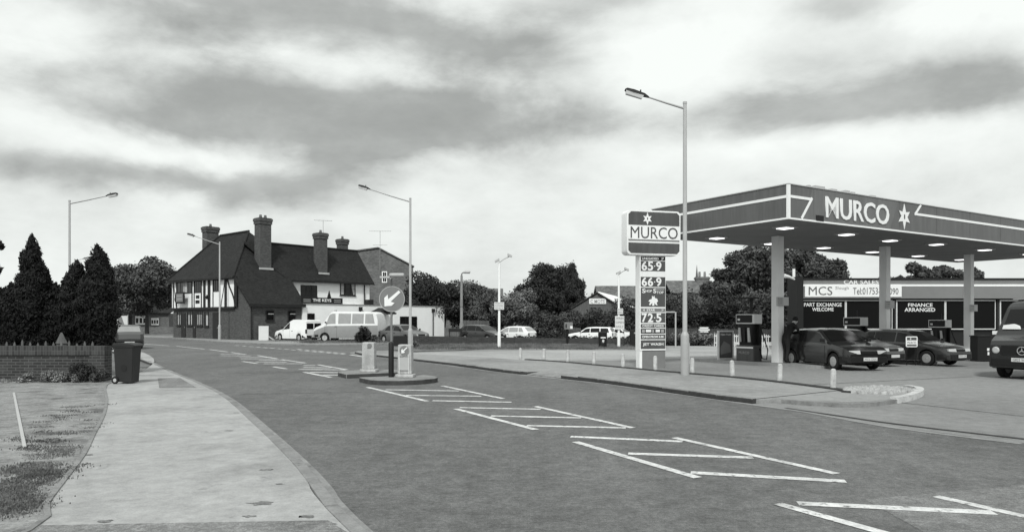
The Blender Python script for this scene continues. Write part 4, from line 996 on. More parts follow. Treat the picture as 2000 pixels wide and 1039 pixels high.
for y in (-.27,.27):
    w_ = MB().lathe([(.03,-.025),(.10,-.025),(.105,0),(.10,.025),(.03,.025)], (-.24,y,.10), 16, 'y').build('wheel', 'rubber', wb, smooth=.6)
    MB().lathe([(.045,-.032),(.05,-.03),(.05,.03),(.045,.032)], (-.24,y,.10), 12, 'y').build('hub', 'pale', w_)
MB().tube([(-.24,-.25,.1),(-.24,.25,.1)], .012, 6).build('axle', 'galv', wb)
MB().lathe([(.09,0),(.085,.01)], (.02,-.268,.42), 16, 'y').build('crest_mark', 'dark', wb)

# ================================================================== BRICK GARDEN WALL
Yw = 18.85
gw_ = thing('garden_wall', 'dark brick garden wall with brick-on-edge coping at the left, weeds at its foot', 'wall', (0,0,0))
MB().box(-24,-11.11,Yw,Yw+.24,.05,.78).build('brick_courses', 'brick', gw_)
MB().box(-24,-10.69,Yw-.042,Yw+.25,.781,1.02).build('coping', 'soldier', gw_)
MB().box(-11.1,-10.70,Yw-.03,Yw+.32,.05,1.0).build('end_pier', 'brick', gw_)
pf = thing('picket_fence', 'low picket fence whose points show just above the brick wall', 'fence', (0,0,0))
mb = MB(); x = -13.6
while x > -22:
    pass; break
for k in range(34):
    x = -11.3-.21*k; h = 1.13+.03*math.sin(k*2.3)+.02*math.sin(k*5.1); y = Yw+.45
    MB_ = mb; mb.slab([(x-.028,y,.1),(x+.028,y,.1),(x+.028,y,h-.07),(x,y,h),(x-.028,y,h-.07)], (0,.02,0))
mb.build('pickets', 'fence2', pf); MB().box(-17.7,-11.2,Yw+.475,Yw+.52,.4,.48).box(-17.7,-11.2,Yw+.475,Yw+.52,.85,.93).build('rail', 'fence2', pf)
tag(MB().lathe([(.14,.1),(.14,1.05),(.17,1.06),(.02,1.36)], (XP(120,19.7),19.7,0), 4).build('gate_post', 'fence2'), 'squat post with pyramid cap poking above the brick wall', 'post')

# cypresses: tall tapering crowns made of upright sprays
def cypress(label, px, topy, w_px, Y, lean=0, seed=1, dbl=None):
    x = XP(px,Y); h = ZP(topy,Y)-.1; w_ = w_px*Y/K
    t = thing('cypress_tree', label, 'tree', (x,Y,.1), 0, 'cypress trees behind the garden wall')
    rg = np.random.default_rng(seed); B = []
    n_ = 34
    for i in range(n_):
        f = i/(n_-1); z = .25+f*(h-.4)
        r = w_/2*min(1, 1.3*(1-f)**.40)*(.88+.2*rg.random()) if f > .4 else w_/2*(.34+.66*f/.4)
        for k in range(3):
            a = rg.random()*6.28; q_ = r*.42
            B.append([math.cos(a)*q_+lean*f, math.sin(a)*q_, z, max(r*.62,.07), max(r*.62,.07), h/n_*1.9])
    V = leaf_mesh(B, 42000, .040, seed, .6, up=.30, elong=1.25, noisy=.2)
    mesh_quads('crown', V, 'leaf_cyp', t); MB().tube([(0,0,-.1),(lean*.5,0,h*.5),(lean,0,h*.95)], [w_*.09,w_*.07,.02], 7).build('trunk', 'bark', t)
cypress('tallest pointed cypress behind the left end of the brick wall', 62,463,66,21.0,0,1)
cypress('blunt second stem of cypress beside the tallest one', 86,520,54,21.4,0,2)
cypress('low wide cypress in the middle of the row behind the wall', 108,552,70,21.3,0,3)
cypress('narrow pointed cypress between the low one and the rightmost one', 150,510,74,21.2,0,4)
cypress('rightmost cypress, broad and bulging over the wall end', 190,480,82,20.9,0,5)
cypress('squat dark cypress at the far left end of the wall', 22,552,70,21.0,0,6)

# weeds at the wall foot, grass patches on the verge
def tufts(name, label, pts, m, hgt, n_each, seed, spread=.12, cat='weeds', kind='stuff'):
    rg = np.random.default_rng(seed); V = []
    for (x, y, z, s_) in pts:
        n_ = int(n_each*s_); bx = x+rg.normal(size=n_)*spread*s_; by = y+rg.normal(size=n_)*spread*s_*.8
        a = rg.random(n_)*6.28; h = hgt*s_*(.4+.8*rg.random(n_)); ln = h*.5*rg.random(n_)
        w_ = .006+.006*rg.random(n_)*(1+hgt*2)
        dx, dy = np.cos(a), np.sin(a)
        b0 = np.stack([bx-dy*w_, by+dx*w_, np.full(n_,z-.01)],1); b1 = np.stack([bx+dy*w_, by-dx*w_, np.full(n_,z-.01)],1)
        t1 = np.stack([bx+dx*ln+dy*w_*.3, by+dy*ln-dx*w_*.3, z+h],1); t0 = np.stack([bx+dx*ln-dy*w_*.3, by+dy*ln+dx*w_*.3, z+h],1)
        V.append(np.stack([b0,b1,t1,t0],1).reshape(-1,3))
    o = mesh_quads(name, np.concatenate(V), m); return tag(o, label, cat, kind=kind)
rg = random.Random(21)
pts = [(rg.uniform(-19,-10.9), Yw-.12-abs(rg.gauss(0,.18)), .1, rg.uniform(.2,.5)) for _ in range(90)]
tufts('weeds', 'dry grass and weeds growing along the foot of the brick wall', pts, 'drygrass', .17, 60, 5)
pts = []
for (px, py, n_) in [(120,890,14),(60,925,40),(30,955,40),(90,940,30),(130,930,20),(15,990,30),(60,1000,26),(35,970,30),(75,985,20),(120,850,8),(95,838,5),(60,868,12),(150,800,6),(165,810,6),(125,820,5),(180,830,8),(190,845,6),(200,800,4),(100,880,16),(150,885,12),(80,910,20)]:
    for _ in range(n_):
        c = G(px+rg.gauss(0,24), py+rg.gauss(0,9), .1)
        if c.x < G(min(200,max(60,205-(py-800)*.62)),py,.1).x-.1: pts.append((c.x,c.y,.1,rg.uniform(.4,1.0)))
tufts('grass', 'dark tufts of grass in the gravel verge at the lower left', pts, 'grass', .022, 70, 6, .10, 'grass')

# ================================================================== VEHICLES
def interp(pts, x):
    if x <= pts[0][0]: return pts[0][1]
    for (a,b),(c_,d_) in zip(pts[:-1],pts[1:]):
        if x <= c_: return b+(d_-b)*(x-a)/(c_-a+1e-9)
    return pts[-1][1]
def car(name, label, cat, loc, head, P, paint, group=None, low=None, front=True, plates=None, det=1):
    t = thing(name, label, cat, loc, math.atan2(head[1],head[0]), group)
    Lh = P['L']/2; W_ = P['W']/2; top = P['top']; belt = P['belt']; r = P['r']; ar = r+.055
    cl = P.get('clear', .2); xw = P['axles']; zr = max(z for _, z in top); wr = P.get('wr', .78); rk = P.get('round', .13)
    xs = sorted(set([round(a,3) for a in list(np.linspace(-Lh,Lh,30))+[x for x,_ in top]+[a_+ar*k for a_ in xw for k in (-1,-.97,-.8,-.5,0,.5,.8,.97,1)]+P.get('keys',[])]))
    def zbot(x):
        z = cl+ (.06 if abs(x) > Lh-.25 else 0)
        for a in xw:
            d = abs(x-a)
            if d < ar: z = max(z, r+math.sqrt(max(ar*ar-d*d,0)))
        return z
    def wid(x): q_ = abs(x)/Lh; return W_*(1-rk*max(0,(q_-.72)/.28)**2.2)
    zbm = max(z for _, z in belt)
    def ring(x):
        w_ = wid(x); zt = interp(top, x); zb_ = min(interp(belt, x), zt-.035); f = min(1,max(0,(zt-zb_-.03)/(zr-zbm-.0)))
        up = w_*.965+(W_*wr-w_*.965)*f; z0 = zbot(x); z2 = max(z0+.05,.40); z3 = max(zb_-.10, z2+.01); z4 = max(zb_, z3+.01)
        return [(w_*.86,z0),(w_*.985,z0+.012),(w_,z2),(w_,z3),(w_*.972,z4),(up,max(zt-.05*f-.012,z4+.002)),(up-.10*f-.10*(1-f),max(zt-.008,z4+.008)),(0,zt+.012)]
    vs, fs = [], []
    for x in xs:
        q_ = ring(x); pts = [(x,-a,z) for a,z in q_]+[(x,a,z) for a,z in q_[-2::-1]]; vs += pts
    m = 15
    mb = MB(); mi = []
    for i in range(len(xs)-1):
        for k in range(m-1):
            fs.append((i*m+k,i*m+k+1,(i+1)*m+k+1,(i+1)*m+k)); mi.append(1 if (low and (k in (0,1,2) or k in (11,12,13))) else 0)
        fs.append((i*m+m-1,i*m,(i+1)*m,(i+1)*m+m-1)); mi.append(2)
    fs += [tuple(range(m)), tuple(range((len(xs)-1)*m, len(xs)*m))]; mi += [1 if low else 0]*2
    mb.add(vs, fs); mb.mi = mi
    body = mb.build('body', [paint, low or paint, 'black'], t, smooth=.5)
    def S(x, f, side, off=.012):
        q_ = ring(x); a, b = q_[4], q_[5]; y = a[0]+(b[0]-a[0])*f+off; return Vector((x, side*y, a[1]+(b[1]-a[1])*f))
    for (xb0,xb1,xt0,xt1) in P.get('sidewin', []):
        for sd_ in (-1,1):
            n_ = 5; g_ = MB(); A_ = [S(xb0+(xb1-xb0)*k/n_,.06,sd_) for k in range(n_+1)]; B_ = [S(xt0+(xt1-xt0)*k/n_,.90,sd_) for k in range(n_+1)]
            # the glass stays in the plane of the cabin side
            g_.add(A_+B_, [(k,k+1,n_+2+k,n_+1+k) for k in range(n_)]); g_.build('side_window', P.get('glass','glass'), t)
    def screen(x0, x1, nm, dx):
        n_ = 6; g_ = MB(); vs_ = []
        for i in range(n_+1):
            x = x0+(x1-x0)*(.06+.86*i/n_); q_ = ring(x); zt = interp(top,x)
            for k in range(-3,4): y = q_[6][0]*.97*k/3; vs_.append((x+dx, y, zt+.022-.012*abs(k)/3))
        g_.add(vs_, [(i*7+k,i*7+k+1,i*7+k+8,i*7+k+7) for i in range(n_) for k in range(6)]); g_.build(nm, P.get('glass','glass'), t)
    if 'ws' in P: screen(P['ws'][0], P['ws'][1], 'windscreen', .008)
    if 'rw' in P: screen(P['rw'][0], P['rw'][1], 'rear_window', -.008)
    if 'rearglass' in P:                     # upright rear glass (vans, estates)
        for (y0,y1,z0,z1) in P['rearglass']: MB().box(-Lh-.012,-Lh-.002,y0,y1,z0,z1).build('rear_window', 'glass', t)
    # wheels
    w0 = None
    for xa in xw:
        for sd_ in (-1,1):
            wy = W_-.105 if P.get('wy') is None else P['wy']
            if w0 is None:
                w0 = MB().lathe([(r*.62,-.09),(r*.93,-.09),(r,-.06),(r,.06),(r*.93,.09),(r*.62,.09)], (0,0,0), 20, 'y').build('wheel', 'rubber', t, smooth=.5)
                w0.location = (xa, sd_*wy, r); h_ = MB()
                for q_ in (-1,1): h_.lathe([(r*.60,q_*.092),(r*.56,q_*.097),(r*.2,q_*.085),(r*.12,q_*.1)], (0,0,0), 14, 'y')
                h_.build('rim', P.get('rim','hub'), w0, smooth=.6)
            else:
                c_ = copy_tree(w0, t); c_.location = (xa, sd_*wy, r)
    # bumpers, lights, grille, plates
    bm_ = P.get('bumpm','black'); bz0, bz1 = P.get('bump',(.28,.48))
    for sd_ in (1,-1):
        wf = wid(Lh*.97); X_ = Lh*sd_
        pl_ = [(X_-sd_*.42,W_+.012),(X_-sd_*.10,wf+.012),(X_+sd_*.035,wf-.10),(X_+sd_*.06,0),(X_+sd_*.035,-wf+.10),(X_-sd_*.10,-wf-.012),(X_-sd_*.42,-W_-.012),(X_-sd_*.42,-W_+.05),(X_-sd_*.06,-wf+.12),(X_-sd_*.06,wf-.12),(X_-sd_*.42,W_-.05)]
        if sd_ > 0: pl_ = pl_[::-1]
        MB().prism(pl_, bz0, bz1).build('bumper', bm_, t, bevel=.012)
    hy, hz, hw_, hh_ = P.get('hl', (.52,.62,.17,.065)); fx = Lh-.02
    for sd_ in (-1,1):
        if P.get('roundlamp'): MB().lathe([(hh_,0),(hh_,.03),(hh_*.7,.05)], (fx,sd_*hy,hz), 14, 'x').build('headlight', 'headlamp', t)
        else: MB().slab([(fx+.035,sd_*(hy-hw_),hz-hh_),(fx-.01,sd_*(hy+hw_),hz-hh_*.8),(fx-.05,sd_*(hy+hw_),hz+hh_*.8),(fx+.0,sd_*(hy-hw_),hz+hh_)], (-.06,0,0)).build('headlight', 'headlamp', t)
    gy = hy-hw_-.03; MB().box(fx-.02,fx+.03,-gy,gy,hz-hh_*.8,hz+hh_*.5).build('grille', 'black', t)
    ty, tz, tw, th = P.get('tl', (.62,.72,.10,.12))
    for sd_ in (-1,1): MB().box(-Lh-.014,-Lh+.1,sd_*ty-tw,sd_*ty+tw,tz-th,tz+th).build('tail_light', 'taillamp', t)
    pz = P.get('pz', .40)
    for sd_ in (1,-1):
        X_ = (Lh+.062)*sd_; pp = MB().box(min(X_,X_+.01*sd_),max(X_,X_+.01*sd_),-.26,.26,pz-.055,pz+.055).build('number_plate', 'plate', t)
        if plates: text('lettering', plates, 'letters_grey', pp, ((X_+.0105*sd_),-.22*sd_,pz-.035), (0,sd_,0), (0,0,1), .44, .07, .002)
    if P.get('mirror', True):
        mx, mz = P.get('mpos', (P['ws'][0]-.12 if 'ws' in P else 0, zbm+.07))
        for sd_ in (-1,1): MB().box(mx-.05,mx+.04,sd_*(W_+.09)-.075,sd_*(W_+.09)+.075,mz-.05,mz+.06).build('door_mirror', P.get('mm','black'), t, bevel=.015)
    if det:
        for sd_ in (-1,1):
            for x in P.get('doors', []):
                q_ = ring(x); MB().box(x-.006,x+.006,sd_*(W_+.001)-.003,sd_*(W_+.001)+.003,.36,zbm-.11).build('door_seam', 'black', t)
            for x in P.get('handles', []): MB().box(x-.07,x+.07,sd_*(W_+.008)-.008,sd_*(W_+.008)+.008,zbm-.20,zbm-.16).build('door_handle', 'black', t)
    return t
HATCH = dict(L=4.0,W=1.66,r=.29,axles=(-1.22,1.24),clear=.2,
  top=[(-2.0,.62),(-1.97,.86),(-1.9,.94),(-1.45,1.30),(-1.25,1.37),(-.5,1.41),(.1,1.38),(.3,1.33),(.62,1.13),(.98,.93),(1.2,.88),(1.7,.79),(1.92,.70),(2.0,.58)],
  belt=[(-2,.86),(-1.5,.93),(.9,.88),(1.2,.84),(2.0,.66)], ws=(.93,.28), rw=(-1.88,-1.40), sidewin=[(-1.55,-.55,-1.25,-.5),(-.47,.82,-.44,.30)], doors=(-.55,.80), handles=(-.38,), hl=(.52,.63,.19,.06), wr=.77)
HATCH5 = dict(HATCH, L=4.05, top=[(-2.02,.6),(-2.0,.9),(-1.93,.98),(-1.6,1.30),(-1.38,1.40),(-.5,1.43),(.1,1.40),(.32,1.34),(.7,1.12),(1.02,.93),(1.3,.88),(1.75,.78),(1.95,.69),(2.02,.58)], ws=(.98,.30), rw=(-1.92,-1.5), sidewin=[(-1.6,-1.1,-1.35,-1.05),(-1.02,-.12,-1.0,-.12),(-.05,.86,-.05,.34)], doors=(-1.0,-.08,.84), handles=(-.9,.0), hl=(.50,.64,.20,.06))
SEDAN = dict(HATCH, L=4.3, axles=(-1.3,1.32), top=[(-2.15,.62),(-2.12,.86),(-2.05,.93),(-1.5,.96),(-1.0,1.30),(-.8,1.36),(-.2,1.39),(.2,1.36),(.4,1.30),(.95,.95),(1.3,.90),(1.85,.82),(2.08,.73),(2.15,.6)], ws=(.92,.38), rw=(-1.48,-1.0), sidewin=[(-1.2,-.25,-.92,-.22),(-.15,.8,-.15,.38)], doors=(-1.1,-.2,.82), handles=(-.9,.0), keys=[-1.5,-1.0])
ESTATE = dict(HATCH, L=4.35, axles=(-1.32,1.32), top=[(-2.17,.6),(-2.15,.88),(-2.08,.96),(-1.86,1.34),(-1.75,1.40),(-.3,1.42),(.2,1.38),(.4,1.32),(.95,.95),(1.3,.90),(1.85,.80),(2.1,.70),(2.17,.58)], ws=(.92,.38), rw=(-2.07,-1.86), sidewin=[(-1.85,-1.05,-1.72,-1.02),(-.97,-.12,-.95,-.12),(-.05,.8,-.05,.38)], doors=(-1.0,-.08,.8), handles=(-.9,.0), tl=(.66,.74,.08,.14))
PVAN = dict(HATCH, L=4.1, W=1.64, top=[(-2.05,.5),(-2.04,1.62),(-1.98,1.68),(-.3,1.72),(-.1,1.66),(.15,1.48),(.3,1.38),(.9,.95),(1.2,.90),(1.7,.80),(1.95,.70),(2.05,.58)], belt=[(-2.05,1.0),(.9,.92),(1.2,.86),(2.05,.66)], ws=(.86,.34), sidewin=[(-.05,.76,-.02,.34)], doors=(-.1,.78), wr=.88, rearglass=[(-.62,-.06,1.05,1.5),(.06,.62,1.05,1.5)], tl=(.70,.80,.05,.16))
PVAN.pop('rw')
# the cars on the forecourt
def at(x, y): return (x, y, gz(x,y))
hA = Vector((.20,-.98)).normalized()
cA = Vector((11.1,24.6))+Vector((.98,.20))*.72-hA*1.24
car('parked_car', 'dark three-door hatchback at the first pump, beside the left canopy column', 'car', at(cA.x,cA.y), hA, HATCH, 'car_dark', 'cars on the forecourt', plates='M416 OAN')
car('parked_car', 'grey hatchback mostly hidden behind the dark car at the first pump', 'car', at(13.4,28.8), Vector((.5,-.866)), HATCH5, 'car_mid', 'cars on the forecourt', plates=None)
car('parked_car', 'dark hatchback in front of the FINANCE ARRANGED window, behind the middle column', 'car', at(16.45,29.7), Vector((.47,-.88)), dict(HATCH5, L=4.2, r=.30), 'car_dark2', 'cars on the forecourt', plates='P207 CAJ')
# dark van entering at the right
VAN = dict(L=4.9,W=1.95,r=.36,axles=(-1.5,1.55),clear=.30, top=[(-2.45,.5),(-2.44,2.2),(-2.3,2.32),(1.0,2.36),(1.3,2.28),(1.45,2.14),(1.86,1.42),(1.98,1.30),(2.35,1.14),(2.44,1.02),(2.45,.5)], belt=[(-2.45,1.35),(1.8,1.28),(2.45,.98)],
   ws=(1.83,1.47), sidewin=[(.75,1.6,.8,1.36)], wr=.86, hl=(.70,.86,.10,.10), roundlamp=True, bump=(.42,.62), pz=.60, mpos=(1.7,1.35), mm='white', rim='grey', doors=(.6,1.6), handles=(.75,), round=.10, tl=(.85,.9,.05,.15))
hv = Vector((-.86,-.51)); fc = Vector((14.6,20.5)); cv = fc-hv*2.45
vn = car('panel_van', 'large dark panel van at the right edge, facing the camera', 'van', at(cv.x,cv.y), hv, VAN, 'car_dark', None, plates='G825 WHM')
bdg = MB()
for k in range(24):
    a, b = 2*math.pi*k/24, 2*math.pi*(k+1)/24; bdg.slab([(2.49,math.cos(a)*.105,.86+math.sin(a)*.105),(2.49,math.cos(b)*.105,.86+math.sin(b)*.105),(2.49,math.cos(b)*.125,.86+math.sin(b)*.125),(2.49,math.cos(a)*.125,.86+math.sin(a)*.125)], (.01,0,0))
for k in range(3):
    a = math.pi/2+k*2*math.pi/3; c_, s_ = math.cos(a), math.sin(a); bdg.slab([(2.488,-s_*.018,.86+c_*.018),(2.488,c_*.11,.86+s_*.11),(2.488,s_*.018,.86-c_*.018)], (.008,0,0))
bdg.build('badge', 'galv', vn)
MB().slab([(1.0,.9,2.372),(-2.2,.9,2.332),(-2.2,-.9,2.332),(1.0,-.9,2.372)], (0,0,.02)).build('roof_skin', 'car_silver', vn)
MB().slab([(1.86,-.3,1.47),(1.86,-.80,1.47),(1.79,-.80,1.58),(1.79,-.5,1.62),(1.80,-.35,1.56)], (.0,0,.01)).build('dashboard_paper', 'offwhite', vn)
MB().box(2.36,2.47,-.55,.55,.74,1.0).build('grille_surround', 'black', vn)
# left: estate parked on the road edge, seen from behind
car('parked_car', 'two-tone estate car parked at the left kerb beyond the wheelie bin, seen from behind', 'car', (XP(226,42.5),43.2,0), Vector((-.62,.785)), dict(ESTATE, glass='glass_pale', W=1.7), 'car_mid', None, low='car_dark2', plates=None)
# pub car park
car('small_white_van', 'small white van with rear windows parked against the pub brick wall', 'van', (XP(577,57.0),57.6,.02), Vector((-.80,.60)), dict(PVAN, rearglass=[(-.68,-.05,.98,1.42),(.05,.68,.98,1.42)]), 'car_white', None)
MINI = dict(L=5.1,W=1.95,r=.34,axles=(-1.65,1.62),clear=.32, top=[(-2.55,.5),(-2.53,1.7),(-2.4,2.15),(-2.2,2.28),(1.0,2.32),(1.2,2.26),(1.32,2.12),(1.78,1.40),(1.95,1.30),(2.4,1.12),(2.53,.95),(2.55,.5)], belt=[(-2.55,1.38),(1.5,1.34),(2.55,.95)],
   ws=(1.74,1.30), sidewin=[(.75,1.5,.80,1.28),(-.45,.55,-.45,.55),(-1.45,-.55,-1.45,-.55),(-2.32,-1.57,-2.15,-1.57)], wr=.84, hl=(.68,.85,.10,.10), roundlamp=True, bump=(.42,.58), pz=.5, mpos=(1.5,1.5), rim='pale', glass='glass_pale', doors=(.65,1.6), handles=(.75,), round=.10)
mn = car('minibus', 'old two-tone minibus with long side windows parked before the white pub wall', 'minibus', (XP(683,54.5),54.6,.02), Vector((-.985,.17)), MINI, 'van_up', None, low='van_low')
MB().box(1.1,1.25,-.1,.1,2.34,2.46).build('roof_vent', 'pale', mn)
car('parked_car', 'dark saloon parked in front of the white pub extension window', 'car', (XP(786,52.5),52.9,0), Vector((.72,-.69)), SEDAN, 'car_mid', 'cars in the pub car park')
car('parked_car', 'dark hatchback beside the car park lamp, left of the white floodlight pole', 'car', (XP(942,60),60,gz(-2.5,60)), Vector((.78,-.63)), HATCH5, 'car_dark2', 'cars in the pub car park')
car('parked_car', 'white hatchback with its rear to us, just right of the white floodlight pole', 'car', (XP(1001,62),62.5,gz(0,62)-.1), Vector((-.85,.53)), dict(HATCH5, glass='glass_pale'), 'car_white', 'cars in the pub car park')
car('parked_car', 'white hatchback facing left beyond the litter bin', 'car', (XP(1155,66),66,gz(7.3,66)-.06), Vector((-.93,.36)), ESTATE, 'car_white', 'cars in the pub car park')
car('parked_car', 'white saloon behind the small notice pole, next to the price pylon', 'car', (XP(1208,69),69,gz(10,69)-.06), Vector((.9,-.43)), SEDAN, 'car_white', 'cars in the pub car park')

# ================================================================== PERSON
def person(x, y, z, rz):
    me = bpy.data.meshes.new('person'); V_ = []; E_ = []; Rd = []
    def v_(p, r): V_.append(p); Rd.append(r); return len(V_)-1
    # local x = the way the person faces; bending forward over the car side
    pel = v_((0,0,.93), .15); sp1 = v_((.07,0,1.10), .135); ch = v_((.20,0,1.28), .155); sh = v_((.29,0,1.40), .12); nk = v_((.37,0,1.47), .055); hd0 = v_((.43,0,1.53), .085); hd = v_((.47,0,1.60), .095); hd2 = v_((.48,0,1.66), .07)
    E_ += [(pel,sp1),(sp1,ch),(ch,sh),(sh,nk),(nk,hd0),(hd0,hd),(hd,hd2)]
    nose = v_((.565,0,1.57), .018); E_.append((hd0,nose))
    for s_ in (-1,1):
        a = v_((.29,s_*.19,1.38), .07); b = v_((.42,s_*.23,1.16), .05); c = v_((.60,s_*.16,1.06), .036); d = v_((.66,s_*.14,1.05), .032); E_ += [(sh,a),(a,b),(b,c),(c,d)]
        for k in range(4): f1 = v_((.71,s_*.14+(k-1.5)*.02,1.045+.004*k), .010); f2 = v_((.745,s_*.14+(k-1.5)*.021,1.02), .008); E_ += [(d,f1),(f1,f2)]
        th = v_((.69,s_*.105,1.03), .011); E_.append((d,th))
        h_ = v_((0,s_*.09,.86), .11); k_ = v_((.04+.03*s_,s_*.10,.48), .068); an = v_((-.03+.05*s_,s_*.10,.09), .045); ft = v_((.10+.05*s_,s_*.11,.04), .04); tt = v_((.17+.05*s_,s_*.115,.03), .03)
        E_ += [(pel,h_),(h_,k_),(k_,an),(an,ft),(ft,tt)]
    me.from_pydata(V_, E_, []); o = bpy.data.objects.new('person', me); COL.objects.link(o)
    sk = o.modifiers.new('s','SKIN'); sk.use_smooth_shade = True
    for i, q_ in enumerate(me.skin_vertices[0].data): q_.radius = (Rd[i],Rd[i]); q_.use_root = (i == 0)
    ss = o.modifiers.new('u','SUBSURF'); ss.levels = 1; ss.render_levels = 1
    dg = bpy.context.evaluated_depsgraph_get(); m2 = bpy.data.meshes.new_from_object(o.evaluated_get(dg)); bpy.data.objects.remove(o)
    m2.name = 'person'; m2.materials.clear()
    for k in ('cloth','trousers','skin','black'): m2.materials.append(M[k])
    for p in m2.polygons:
        c = p.center; p.use_smooth = True
        p.material_index = 2 if (c.z > 1.46 and c.x > .33) or (c.x > .60 and c.z < 1.2) else (1 if c.z < .92 else 0)
        if c.z < .08: p.material_index = 3
    o = bpy.data.objects.new('person', m2); COL.objects.link(o); o.location = (x,y,z); o.rotation_euler = (0,0,rz)
    MB().lathe([(.03,-.09),(.085,-.06),(.108,0),(.10,.06),(.06,.10),(.01,.115)], (.455,0,1.625), 12).build('hair', 'hair', o, smooth=1)
    for s_ in (-1,1): MB().lathe([(.008,0),(.014,.01),(.006,.02)], (.535,s_*.033,1.60), 6).build('eye', 'black', o)
    return tag(o, 'person in dark clothes bending forward beside the dark hatchback at the pump', 'person')
person(10.22,26.75,.1, R(22))

# ================================================================== FORECOURT FURNITURE
posts = [(1016.7,703),(1062,705),(1109,709),(1160,713.5),(1217,719),(1280,725),(1352,731),(1430.5,737.5),(1522.6,747),(1627,761)]
ordn = ['first','second','third','fourth','fifth','sixth','seventh','eighth','ninth','tenth']
for i, (px, py) in enumerate(posts):
    g_ = G(px,py,.06); lb = '%s short white post counting from the left of the footway row' % ordn[i]
    if i == 9: lb = 'nearest and largest short white post, beside the cobbled tongue'
    if i == 0: lb = 'leftmost short white post of the footway row, the farthest one'
    t = thing('verge_post', lb, 'post', g_, rg.uniform(0,3), 'white posts along the footway')
    t.rotation_euler = (R(rg.uniform(-2,2)), R(rg.uniform(-2,2)), rg.uniform(0,3))
    MB().lathe([(.068,-.1),(.066,.44),(.05,.485),(.02,.50)], (0,0,0), 10).build('post_shaft', 'white_dirty', t, smooth=.7)
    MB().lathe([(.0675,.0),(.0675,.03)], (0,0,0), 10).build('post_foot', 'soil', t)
# floodlight poles
def flood(label, x, y, h, signs, dirs):
    z = gz(x,y); t = thing('floodlight_pole', label, 'floodlight pole', (x,y,z), 0, 'white floodlight poles')
    MB().lathe([(.10,-.1),(.10,.9),(.075,1.0),(.065,h)], (0,0,0), 10).build('pole', 'white', t, smooth=.6)
    MB().tube([(-.05,0,h-.02),(.25,0,h+.22),(.65,0,h+.42)], .03, 6).build('bracket', 'pale', t)
    for (dx, dz, s_) in dirs: MB().slab([(dx-.16*s_,-.12,h+dz),(dx+.12*s_,-.12,h+dz+.12),(dx+.10*s_,-.12,h+dz+.26),(dx-.18*s_,-.12,h+dz+.12)], (0,.24,0)).build('flood_lamp', 'pale', t)
    for (a,b,c_,d_,nm) in signs:
        s_ = MB().box(a,b,-.13,-.10,c_,d_).build('notice', 'offwhite', t)
        for k, tx in enumerate(nm): text('lettering', tx, 'letters_grey', s_, (a+(b-a)*.08,-.132,d_-(d_-c_)*(k+.75)/(len(nm)+.2)), (1,0,0), (0,0,1), (b-a)*.84, (d_-c_)*.42/len(nm), .003)
g_ = G(975,679)
flood('white floodlight pole with a white notice, left of the white hatchback', g_.x, g_.y, 5.2, [(-.30,.30,ZP(604.6,44),ZP(590,44),['PARKING FOR','CUSTOMERS','ONLY'])], [(-.1,.02,1),(.62,.34,-1)])
g_ = G(1208.6,678)
flood('white floodlight pole carrying two notices beside the price pylon', g_.x, g_.y, 4.9, [(-.11,.27,ZP(608,45),ZP(596,45),['CUSTOMER','PARKING']),(-.27,.35,ZP(640.5,45),ZP(612,45),['WASH','OPEN','DAILY'])], [(0,.02,1),(.5,.25,-1)])
# air machine on black post
g_ = G(1108,673)
t = thing('air_machine', 'grey box on a black post between the posts and the car park hedge', 'air machine', g_, 0)
MB().lathe([(.09,0),(.09,1.15)], (0,0,0), 10).build('post', 'black', t); bx_ = MB().box(-.22,.40,-.18,.18,1.15,1.68).build('machine_box', 'grey', t, bevel=.02)
MB().box(.2,.38,-.19,-.181,1.2,1.4).build('label_panel', 'white', bx_); MB().box(-.15,-.05,-.19,-.181,1.25,1.55).build('hose_slot', 'black', bx_)
MB().box(-.4,.3,-.25,.25,0,.06).build('foot_slab', 'kerb', t)
# litter bin
g_ = G(1177,678.5)
t = thing('litter_bin', 'dark round litter bin with a white emblem beside the floodlight pole', 'litter bin', g_, 0)
MB().lathe([(.27,0),(.29,.75),(.31,.76),(.31,.82)], (0,0,0), 16).build('bin_body', 'dark', t, smooth=.6); MB().lathe([(.29,.821),(.30,.98),(.20,1.05)], (0,0,0), 16).build('bin_hood', 'black', t, smooth=.6)
MB().box(-.16,.16,-.305,-.29,.62,.70).build('label_band', 'letters', t); star(t, (0,-.29,.44), (1,0,0), (0,0,1), .12, 'letters', 'dark', .015)
# vacuum cabinet
g_ = G(1236,677)
t = thing('vacuum_cabinet', 'dark upright cabinet with leaning brace just left of the price pylon', 'cabinet', g_, 0)
MB().box(-.2,.35,-.2,.2,0,1.2).build('cabinet_body', 'dark', t, bevel=.02); MB().box(.05,.2,-.21,-.201,.92,1.02).build('label_panel', 'letters_mid', t)
MB().tube([(-.75,-.1,.05),(-.5,-.1,.25),(-.2,-.1,.85)], .04, 6).build('brace', 'black', t)
# height barrier
t = thing('height_barrier', 'pale post with a horizontal arm right of the price pylon', 'barrier', (0,0,0)); Y_ = 50.0
MB().box(XP(1318.5,Y_),XP(1321,Y_),Y_,Y_+.09,gz(11,50)-.1,ZP(609,Y_)).build('barrier_post', 'pale', t); MB().box(XP(1285,Y_),XP(1318.4,Y_),Y_,Y_+.09,ZP(610.5,Y_),ZP(608,Y_)).build('barrier_arm', 'pale', t)
